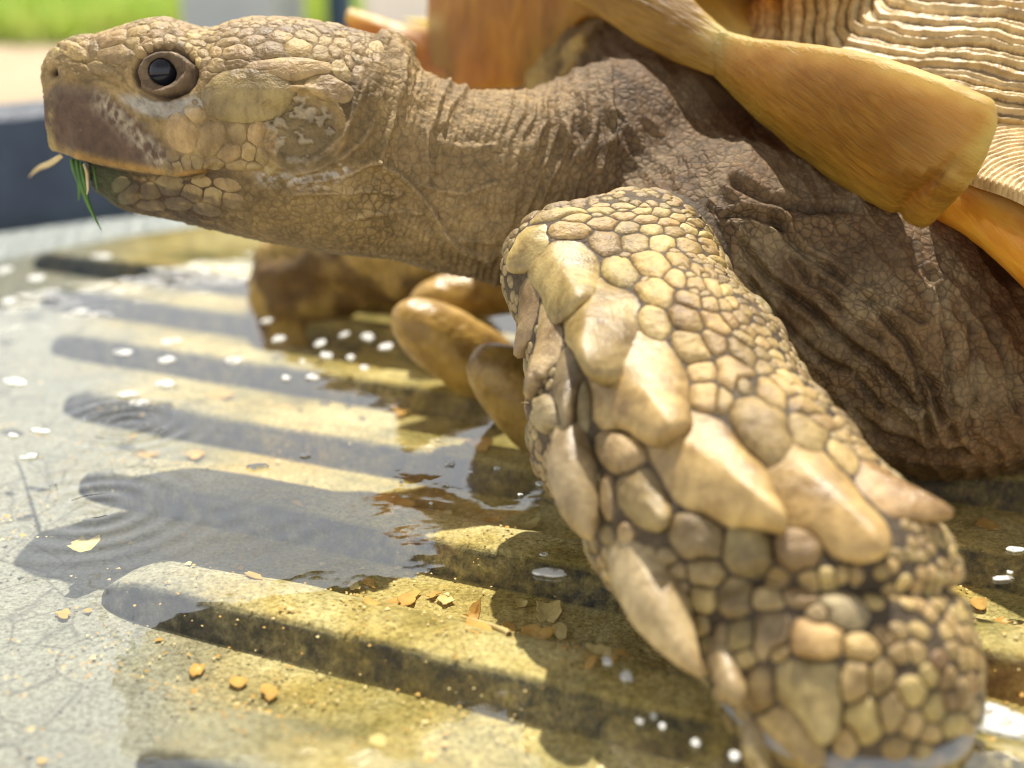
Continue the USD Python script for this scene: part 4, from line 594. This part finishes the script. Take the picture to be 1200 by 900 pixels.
# ------------------------------------------------------------------ water, tub, ground behind
FLOOR = -.019; TC, TR = np.array([.10, .42]), .56
RN = np.array([.397, .918]); RT = np.array([.918, -.397])
def fan(rad, z, n=96, extra=None): return None
def ring_grid(r0, r1, z, na, nr, noise=0.0, seed=0):
    r, a = np.meshgrid(np.linspace(r0, r1, nr), np.linspace(0, 2 * math.pi, na, endpoint=False), indexing='ij'); P = np.stack([TC[0] + r * np.cos(a), TC[1] + r * np.sin(a), np.full(r.shape, z)], -1)
    if noise: P[..., 2] += noise * (meshkit.fbm(P * 30, 4, seed) - .5)
    i, j = np.meshgrid(np.arange(nr - 1), np.arange(na), indexing='ij'); return P.reshape(-1, 3), np.stack([i * na + j, (i + 1) * na + j, (i + 1) * na + (j + 1) % na, i * na + (j + 1) % na], -1).reshape(-1, 4)
mat('water', {
    'g': ('geometry', {}), 'm': ('mapping', {'scale': (1.0, 1.0, 1.0)}), 'n': ('noise_texture', {'scale': 22.0, 'detail': 2.0}), 'n2': ('noise_texture', {'scale': 75.0, 'detail': 2.0}), 'h0': ('math', {'math_type': 'multiply_add', 'value2': .22}),
    'b': ('bump', {'distance': 0.0011, 'strength': 1.0}), 'f': ('fresnel', {'IOR': 2.25}), 'fb': ('math', {'math_type': 'subtract', 'value1': 1.0}), 'fm': ('math', {'math_type': 'multiply'}), 't': ('transparent_bsdf', {'color': (0.93, 0.96, 0.92)}), 'gl': ('glossy_bsdf', {'color': (1, 1, 1), 'roughness': 0.0}), 'x': ('mix_closure', {})},
    [('g.position', 'm.vector'), ('m.vector', 'n.vector'), ('m.vector', 'n2.vector'), ('n2.fac', 'h0.value1'), ('n.fac', 'h0.value3'), ('h0.value', 'b.height'), ('b.normal', 'f.normal') if False else ('b.normal', 'gl.normal'), ('g.backfacing', 'fb.value2'), ('f.fac', 'fm.value1'), ('fb.value', 'fm.value2'), ('fm.value', 'x.fac'), ('t.BSDF', 'x.closure1'), ('gl.BSDF', 'x.closure2')], surface='x.closure')
def water_mesh():
    rings = [(on_z(150, 497)[:2], .00050, .0085, .026), (on_z(112, 596)[:2], .00030, .0090, .034), (on_z(262, 575)[:2], .00006, .011, .05)]
    xs, ys = np.arange(-.24, .12, .0014), np.arange(.20, .62, .0014); X, Y = np.meshgrid(xs, ys, indexing='ij'); Z = 0 * X
    for c, a, lam, sp in rings:
        r = np.hypot(X - c[0], Y - c[1]); Z += a * np.cos(r * 2 * math.pi / lam) * np.exp(-(r / sp) ** 2) * sm(r, .001, .006)
    ed = np.minimum.reduce([X - xs[0], xs[-1] - X, Y - ys[0], ys[-1] - Y]); Z *= sm(ed, 0, .03)
    n0, n1 = X.shape; P = np.stack([X, Y, Z], -1).reshape(-1, 3); i, j = np.meshgrid(np.arange(n0 - 1), np.arange(n1 - 1), indexing='ij'); Q = np.stack([i * n1 + j, (i + 1) * n1 + j, (i + 1) * n1 + j + 1, i * n1 + j + 1], -1).reshape(-1, 4)
    import shapely, shapely.geometry as sg
    out = sg.Point(*TC).buffer(TR - .002, 64).difference(sg.box(xs[0], ys[0], xs[-1], ys[-1])); v2, f2 = trimesh.creation.triangulate_polygon(out, engine='earcut')
    return np.vstack([P, np.c_[v2, np.zeros(len(v2))]]), np.vstack([Q[:, [0, 1, 2]], Q[:, [0, 2, 3]], np.array(f2) + len(P)])
tag(obj('water', water_mesh(), 'water', None, True), kind='structure')
tub = thing('tub', 'round dark blue plastic tub with a ribbed floor holding the water', 'tub')
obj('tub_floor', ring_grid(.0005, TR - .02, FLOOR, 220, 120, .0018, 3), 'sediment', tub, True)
wl = np.array([(TR - .03, FLOOR - .002), (TR - .006, -.006), (TR + .004, .03), (TR + .010, .060), (TR + .018, .067), (TR + .036, .067), (TR + .042, .060), (TR + .042, .045), (TR + .034, .044), (TR + .016, -.03), (TR - .03, -.034)])
obj('wall', trimesh.creation.revolve(wl, sections=128).apply_translation([TC[0], TC[1], 0]), 'tub_plastic', tub, 30)
def rib(off, x_left):
    prof = [(-.026, -.004), (-.0095, .0004), (-.0065, .0098), (-.0035, .0115), (.008, .0112), (.018, .0075), (.034, -.004)]        # across the rib: towards the viewer first
    q = np.array(prof); tq = np.linspace(0, len(q) - 1, 40); q = PchipInterpolator(np.arange(len(q)), q)(tq)
    mid = RN * off; s0 = (x_left - mid[0]) / RT[0]; c = TC - mid; b = c @ RT; half = math.sqrt(max((TR - .03) ** 2 - (c @ RN) ** 2, 0)); s1 = b + half
    s = np.linspace(s0, s1, 260); end = np.sqrt(np.clip(1 - np.clip((s0 + .022 - s) / .022, 0, 1) ** 2, 0, 1)); S, T = np.meshgrid(s, np.arange(len(q)), indexing='ij')
    O = q[None, :, 0] * (.25 + .75 * end[:, None]); Zz = q[None, :, 1] * end[:, None] - .003 * (1 - end[:, None]); xy = mid + S[..., None] * RT + (O + .0025 * (meshkit.fbm(np.stack([S * 14, 0 * S + off * 9, 0 * S], -1), 3, 4) - .5) * .6)[..., None] * RN
    P = np.dstack([xy, FLOOR + Zz + .0012 * (meshkit.fbm(np.dstack([xy, 0 * Zz]) * 60, 4, 8) - .5)]); n0, n1 = S.shape; i, j = np.meshgrid(np.arange(n0 - 1), np.arange(n1 - 1), indexing='ij')
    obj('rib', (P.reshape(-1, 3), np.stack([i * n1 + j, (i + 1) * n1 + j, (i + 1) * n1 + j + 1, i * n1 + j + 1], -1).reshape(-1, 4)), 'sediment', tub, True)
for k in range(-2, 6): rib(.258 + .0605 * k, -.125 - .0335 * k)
ground = tag(obj('ground', (np.array([[-300, -60, -.05], [300, -60, -.05], [300, 400, -.05], [-300, 400, -.05]]), np.array([[0, 1, 2, 3]])), 'soil'), kind='structure')
tag(obj('lawn', (np.array([[-60, 2.75, -.044], [60, 2.75, -.044], [60, 60, 3.5], [-60, 60, 3.5]]), np.array([[0, 1, 2, 3]])), 'turf'), kind='structure')

# ------------------------------------------------------------------ what floats on the water and lies under it
def floor_z(x, y):
    n = np.asarray(x) * RN[0] + np.asarray(y) * RN[1]; k = (n - .258) / .0605; o = (k - np.floor(k + .55)) * .0605
    return FLOOR + np.interp(o, [-.010, -.0065, -.0035, .008, .018, .027], [0, .0098, .0115, .0112, .0075, .001]) + .001
def flake(name, c, a, b, ang, th, m, label, cat, group, curl=0.0, n=14, rag=.5):
    t = np.linspace(0, 2 * math.pi, n, endpoint=False); r = 1 + rag * (rng.random(n) - .5); r = (r * 3 + np.roll(r, 1)) / 4; x, y = a * r * np.cos(t), b * r * np.sin(t); ca, sa = math.cos(ang), math.sin(ang)
    P = [np.stack([ca * x * k - sa * y * k, sa * x * k + ca * y * k, z + curl * (x * k / a) ** 2 * a + 0 * x], 1) for k, z in ((1, 0), (.93, th), (.5, th * 1.25))] + [np.array([[0, 0, th * 1.3]]), np.array([[0, 0, 0.]])]
    j = np.arange(n); k = (j + 1) % n; F3 = np.vstack([np.stack([j, k, n + k], 1), np.stack([j, n + k, n + j], 1), np.stack([n + j, n + k, 2 * n + k], 1), np.stack([n + j, 2 * n + k, 2 * n + j], 1), np.stack([2 * n + j, 2 * n + k, 0 * j + 3 * n], 1), np.stack([k, j, 0 * j + 3 * n + 1], 1)])
    p = obj(name, (np.vstack(P) + np.asarray(c), F3), m, None, 30); return tag(p, label, cat, group)
ORD = 'leftmost;second from the left;third from the left;fourth from the left;fifth from the left;sixth from the left;seventh from the left;eighth from the left;ninth from the left;tenth from the left;eleventh from the left;twelfth from the left;thirteenth from the left;fourteenth from the left;fifteenth from the left;sixteenth from the left;seventeenth from the left;eighteenth from the left;nineteenth from the left;twentieth from the left'.split(';')
def placed(rows, regions, what):
    out = [None] * len(rows); reg = [next(w for t, w in regions if t(r[0], r[1])) for r in rows]
    for w in set(reg):
        ix = sorted((i for i in range(len(rows)) if reg[i] == w), key=lambda i: rows[i][0])
        for k, i in enumerate(ix): out[i] = f'{ORD[k]} of the {what} {w}' if len(ix) > 1 else f'the only one of the {what} {w}'
    return out
FL = "431 394 9 6;452 406 9 6;484 414 6 5;375 402 8 6;382 416 8 6;327 397 9 6;411 419 6 5;427 431 6 5;366 442 9 5;335 443 6 5;354 424 5 4;403 392 6 5;313 376 7 5;5 316 10 6;43 325 12 6;12 352 10 5;143 413 15 5;195 422 12 6;275 422 12 7;200 400 14 6;18 447 20 5;193 450 14 6;150 462 14 5;163 472 14 5;15 510 10 3;48 505 17 4;35 535 13 5;63 570 7 4;302 547 18 5;358 533 8 4;527 543 8 4;582 549 5 3;632 567 5 4;522 568 5 3;552 553 3 2;637 650 6 3;711 775 7 9;735 794 9 12;750 845 5 5;766 839 5 5;776 851 4 5;815 870 6 6;860 886 8 7;1174 678 17 4;1190 644 13 5;1184 671 5 3;1140 849 5 5;1120 870 4 4;120 300 14 4;240 318 9 4;95 365 14 4;700 560 4 3;505 590 3 2;470 566 3 2;610 580 4 3"
FL = [list(map(float, r.split())) for r in FL.split(';')]
fl_lab = placed(FL, [(lambda x, y: y > 900 or x > 1100, 'right of the front foot'), (lambda x, y: x > 690 and y > 700, 'left of the front foot'), (lambda x, y: x > 290 and y < 460, 'in front of the gular horns'), (lambda x, y: x > 440, 'over the dark rib beside the foreleg'), (lambda x, y: y < 381, 'below the chin'), (lambda x, y: y < 458, 'beyond the ripple rings'), (lambda x, y: True, 'around the ripple rings')], 'white flakes floating')
for (px, py, a, b), lb in zip(FL, fl_lab):
    c = on_z(px, py, .0004); D = proj(c)[2]; fs = math.sin(math.atan2(CAM_H, c[1])); flake('floating_flake', c, a * .8 * D / FPX, b * .62 * D / FPX / fs, rng.uniform(-.5, .5), .0003, 'white_flake', lb, 'flake', 'white flakes floating on the water')
c = on_z(1166, 848, .0005); flake('floating_scrap', c, .0055, .010, 1.1, .0009, 'white_flake', 'large white scrap floating right of the front foot', 'scrap', None, .1)
c = on_z(645, 672, .0005); flake('floating_scrap', c, .0052, .0022, -.25, .0006, 'white_flake', 'narrow white scrap floating left of the long spur of the foreleg', 'scrap', None)
LV = "477 687 15 10;459 698 8 6;435 722 9 7;597 719 7 7;563 750 17 12;507 680 6 4;523 687 8 5;415 670 8 5;432 667 6 5;578 612 10 5;622 600 12 5;627 747 16 9;100 660 17 10;72 702 9 5;230 767 8 6;278 780 8 5;315 792 10 7;442 867 9 9;502 893 8 6;300 692 7 6;560 540 14 7;450 590 12 8;470 575 16 8;520 590 10 6;640 700 14 10;655 720 12 8;700 770 14 8;725 760 10 6;690 800 9 7;1130 560 12 5;1160 600 12 6;1145 690 10 6;170 520 14 5;230 520 10 4;330 478 12 4;400 480 16 4;470 470 12 4;260 450 14 4;1175 725 9 5;610 690 6 4;350 610 5 3"
LV = [list(map(float, r.split())) for r in LV.split(';')]
lv_lab = placed(LV, [(lambda x, y: x > 1100, 'right of the foreleg'), (lambda x, y: x > 595 and y > 585, 'beside the foreleg spurs'), (lambda x, y: x < 330 and y > 600, 'at lower left'), (lambda x, y: y < 500, 'below the far foreleg'), (lambda x, y: y < 625, 'in the shadow of the head'), (lambda x, y: y > 800, 'nearest the viewer'), (lambda x, y: True, 'in the sunlit patch')], 'orange leaf bits sunk')
for (px, py, a, b), lb in zip(LV, lv_lab):
    c = on_z(px, py, FLOOR + .006); c[2] = floor_z(c[0], c[1]); D = proj(c)[2]; fs = math.sin(math.atan2(CAM_H, c[1])); flake('leaf_fragment', c, a * D / FPX, b * D / FPX / fs, rng.uniform(-.9, .9), .00022, ('leaf_litter', 'leaf_tan', 'leaf_litter')[int(px) % 3], lb, 'leaf', 'orange leaf fragments on the tub floor', rng.uniform(.0, .35), 15, 1.1)
c = on_z(552, 702, FLOOR + .008); c[2] = floor_z(c[0], c[1]); p = flake('curled_leaf', c, .0042, .0022, 1.2, .0006, 'leaf_litter', 'curled orange leaf standing up on the lit tub floor', 'leaf', None, 1.1)
def tubes(paths, sides=6):
    Vs, Fs, o = [], [], 0
    for pts, r0, r1 in paths:
        P = np.asarray(pts, float); T = np.gradient(P, axis=0); T /= np.linalg.norm(T, axis=1, keepdims=True) + 1e-12; a = np.cross(T, [.3, .2, 1.0]); a /= np.linalg.norm(a, axis=1, keepdims=True) + 1e-12; b = np.cross(T, a); t = np.linspace(0, 2 * math.pi, sides, endpoint=False); r = np.linspace(r0, r1, len(P))[:, None, None]
        Vs.append((P[:, None] + r * (np.cos(t)[None, :, None] * a[:, None] + np.sin(t)[None, :, None] * b[:, None])).reshape(-1, 3)); i, j = np.meshgrid(np.arange(len(P) - 1), np.arange(sides), indexing='ij')
        q = np.stack([i * sides + j, i * sides + (j + 1) % sides, (i + 1) * sides + (j + 1) % sides, (i + 1) * sides + j], -1).reshape(-1, 4) + o; Fs += [q[:, [0, 2, 1]], q[:, [0, 3, 2]]]; o += len(Vs[-1])
    return np.vstack(Vs), np.vstack(Fs)
def curve(pts, n=14): pts = np.asarray(pts, float); return PchipInterpolator(np.arange(len(pts)), pts)(np.linspace(0, len(pts) - 1, n))
tw = np.array([on_z(a, b, FLOOR + .0105) for a, b in ((541, 716), (560, 725), (580, 733), (592, 741), (597, 748))]); tw[:, 2] = floor_z(tw[:, 0], tw[:, 1]) + .0006
tag(obj('twig', tubes([(curve(tw), .0005, .0009)]), 'straw', None, True), 'pale thin twig lying on the lit tub floor', 'twig')
# crumbs and specks in the sediment: nobody could count them
n = 5200; k = rng.random((n, 2)); uu, vv = k[:, 0] * 1240 - 20, 330 + 590 * k[:, 1] ** 1.0; C3 = on_z(uu, vv, FLOOR); C3[:, 2] = floor_z(C3[:, 0], C3[:, 1]); kk = meshkit.fbm(C3 * 28, 3, 91) > .44; C3 = C3[kk]; n = len(C3)
T4 = np.array([[1, 0, 0], [-.5, .8, 0], [-.5, -.8, 0], [0, 0, .9]]); sz = rng.uniform(.00018, .00062, n) * np.where(rng.random(n) < .06, 2.2, 1); an = rng.uniform(0, 6.28, n); x = T4[None, :, 0] * np.cos(an)[:, None] - T4[None, :, 1] * np.sin(an)[:, None]; y = T4[None, :, 0] * np.sin(an)[:, None] + T4[None, :, 1] * np.cos(an)[:, None]
sp = np.stack([x, y, np.broadcast_to(T4[None, :, 2], x.shape)], -1) * sz[:, None, None] * [1.3, 1.3, .8] + C3[:, None]; tf = np.array([[0, 1, 3], [1, 2, 3], [2, 0, 3]])
for nm, lo_, hi_, m in (('pale_crumbs', 0, n // 2, 'straw'), ('leaf_crumbs', n // 2, n, 'leaf_litter')):
    v4 = sp[lo_:hi_]; tag(obj(nm, (v4.reshape(-1, 3), (tf[None] + 4 * np.arange(len(v4))[:, None, None]).reshape(-1, 3)), m), {'pale_crumbs': 'pale crumbs strewn in the sediment of the tub floor', 'leaf_crumbs': 'tiny orange leaf crumbs strewn over the tub floor'}[nm], 'debris', kind='stuff')
# pale meniscus around the foot, the sky's sheen put into its colour
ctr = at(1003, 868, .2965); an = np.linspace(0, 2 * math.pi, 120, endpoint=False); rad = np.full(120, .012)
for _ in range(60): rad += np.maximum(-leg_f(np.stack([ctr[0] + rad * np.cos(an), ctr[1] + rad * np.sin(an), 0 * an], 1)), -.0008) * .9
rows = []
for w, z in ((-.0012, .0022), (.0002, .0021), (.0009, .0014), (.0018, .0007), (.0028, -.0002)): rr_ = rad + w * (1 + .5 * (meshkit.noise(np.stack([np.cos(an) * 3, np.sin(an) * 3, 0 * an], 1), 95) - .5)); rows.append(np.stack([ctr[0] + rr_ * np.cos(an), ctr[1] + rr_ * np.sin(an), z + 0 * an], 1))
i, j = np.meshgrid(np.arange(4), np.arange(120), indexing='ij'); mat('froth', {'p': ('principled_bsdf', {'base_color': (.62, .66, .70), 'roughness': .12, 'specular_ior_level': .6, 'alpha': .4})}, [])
tag(obj('froth', (np.vstack(rows), np.stack([i * 120 + j, (i + 1) * 120 + j, (i + 1) * 120 + (j + 1) % 120, i * 120 + (j + 1) % 120], -1).reshape(-1, 4)), 'froth', None, True), 'pale meniscus around the front foot with sky sheen painted in', 'froth', kind='stuff')
# grass hanging from the mouth
gt = thing('grass_tuft', 'green grass blades hanging from the mouth of the tortoise', 'grass')
def blade(pts, w, m='wet_grass'):
    P = curve([at(*p) for p in pts], 16); ww = w * np.sin(np.linspace(.25, 1, 16) * math.pi) + w * .12; T = np.gradient(P, axis=0); sd = np.cross(T, P - [0, 0, CAM_H]); sd /= np.linalg.norm(sd, axis=1, keepdims=True); nr = np.cross(sd, T); nr /= np.linalg.norm(nr, axis=1, keepdims=True)
    S = np.stack([P - sd * ww[:, None], P + nr * ww[:, None] * .35, P + sd * ww[:, None], P - nr * ww[:, None] * .15], 1).reshape(-1, 3); i, j = np.meshgrid(np.arange(15), np.arange(4), indexing='ij'); return S, np.stack([i * 4 + j, i * 4 + (j + 1) % 4, (i + 1) * 4 + (j + 1) % 4, (i + 1) * 4 + j], -1).reshape(-1, 4)
for pts, w in (([(90, 188, .415), (96, 215, .412), (104, 240, .411), (119, 270, .41)], .0009), ([(84, 186, .416), (89, 205, .413), (95, 222, .413)], .0008), ([(95, 190, .414), (99, 212, .41), (103, 232, .41)], .0007), ([(88, 187, .42), (93, 212, .425), (92, 235, .43)], .0010), ([(110, 195, .412), (112, 210, .41), (114, 224, .41)], .0004)): obj('blade', blade(pts, w), 'wet_grass', gt, True)
obj('blade', blade([(98, 192, .411), (102, 205, .409), (103, 222, .409), (101, 228, .409)], .0005), 'straw', gt, True, label='dry straw coloured blade')
tag(obj('straw', blade([(72, 182, .425), (58, 192, .45), (44, 198, .475), (34, 208, .49)], .0009), 'straw', None, True), 'bent yellow straw sticking out at the front of the beak', 'straw')
# ------------------------------------------------------------------ beyond the tub
def cyl(r, z0, z1, x, y, n=40): return trimesh.creation.revolve(np.array([(.0, z0), (r, z0), (r, z1), (0, z1)]), sections=n).apply_translation([x, y, 0])
P0 = on_z(398, 40, -.05); po = thing('post', 'dark blue metal post standing behind the head of the tortoise', 'post', loc=(0, 0, 0)); py_ = 2.35; px_ = float(at_y(398, 10, py_)[0])
obj('pole', cyl(.024, -.05, .42, px_, py_), 'blue_plastic', po, 30); obj('base_plate', cyl(.06, -.05, -.035, px_, py_), 'blue_plastic', po, 30); obj('cap', trimesh.creation.icosphere(3, .027).apply_translation([px_, py_, .42]), 'blue_plastic', po, True)
by = 2.0; bx_ = float(at_y(478, 10, by)[0]); bk = thing('bucket', 'white plastic bucket standing on the soil behind the shell', 'bucket')
obj('pail', trimesh.creation.revolve(np.array([(0, -.05), (.060, -.05), (.075, .18), (.080, .18), (.080, .165), (.083, .165), (.083, .19), (.070, .19), (.056, -.04), (0, -.04)]), sections=48).apply_translation([bx_, by, 0]), 'white_plastic', bk, 30)
obj('handle', tubes([([(bx_ + .08 * math.cos(t), by - .03 - .03 * math.sin(t), .17 - .06 * math.sin(t)) for t in np.linspace(0, math.pi, 20)], .003, .003)]), 'rim_plastic', bk, True)
ky = 2.25; x0, x1 = float(at_y(238, 10, ky)[0]), float(at_y(340, 10, ky)[0]); kb = thing('storage_box', 'grey storage box with a lid at the edge of the lawn', 'box')
bx = trimesh.creation.box([x1 - x0, .3, .34]); bx.apply_translation([(x0 + x1) / 2, ky, .12]); obj('box_body', bx, 'grey_paint', kb, 30); bx = trimesh.creation.box([x1 - x0 + .03, .33, .03]); bx.apply_translation([(x0 + x1) / 2, ky, .306]); obj('lid', bx, 'grey_paint', kb, 30)
# lawn grass
bl = blade([(600, 450, 1.0), (601, 440, 1.0), (604, 432, 1.0), (608, 428, 1.0)], .004)[0]
tuft = [];
for k in range(9): a = k * .7; h = .05 + .03 * rng.random(); d = np.array([math.cos(a), math.sin(a)]) * (.015 + .02 * rng.random()); s_ = np.array([-math.sin(a), math.cos(a)]) * .004; tuft.append(np.array([[*s_, 0], [*(-s_), 0], [*(d * .5 - s_ * .8), h * .6], [*(d * .5 + s_ * .8), h * .6], [*d, h]]))
tv = np.vstack(tuft); tf5 = np.vstack([np.array([[0, 1, 2], [0, 2, 3], [3, 2, 4]]) + 5 * k for k in range(9)])
pi = UsdGeom.PointInstancer.Define(stage, '/World/grass'); pr = UsdGeom.Xform.Define(stage, '/World/grass/tuft').GetPrim(); obj('blades', (tv, tf5), 'grass_blade', pr); n = 5000
gx, gy = rng.uniform(-2.6, .9, n), 2.7 + 3.2 * rng.random(n) ** 1.5; gz = -.046 + np.maximum(gy - 2.75, 0) * 3.544 / 57.25
pi.CreatePrototypesRel().SetTargets([pr.GetPath()]); pi.CreateProtoIndicesAttr([0] * n); pi.CreatePositionsAttr(Vt.Vec3fArray.FromNumpy(np.stack([gx, gy, gz], 1).astype(np.float32)))
qa = rng.uniform(0, math.pi, n); pi.CreateOrientationsAttr(Vt.QuathArray([Gf.Quath(float(math.cos(a)), 0, 0, float(math.sin(a))) for a in qa])); pi.CreateScalesAttr(Vt.Vec3fArray.FromNumpy(np.repeat(rng.uniform(.7, 1.5, n)[:, None], 3, 1).astype(np.float32)))
tag(pi.GetPrim(), 'short bright green grass of the lawn behind the tub', 'grass', kind='stuff')
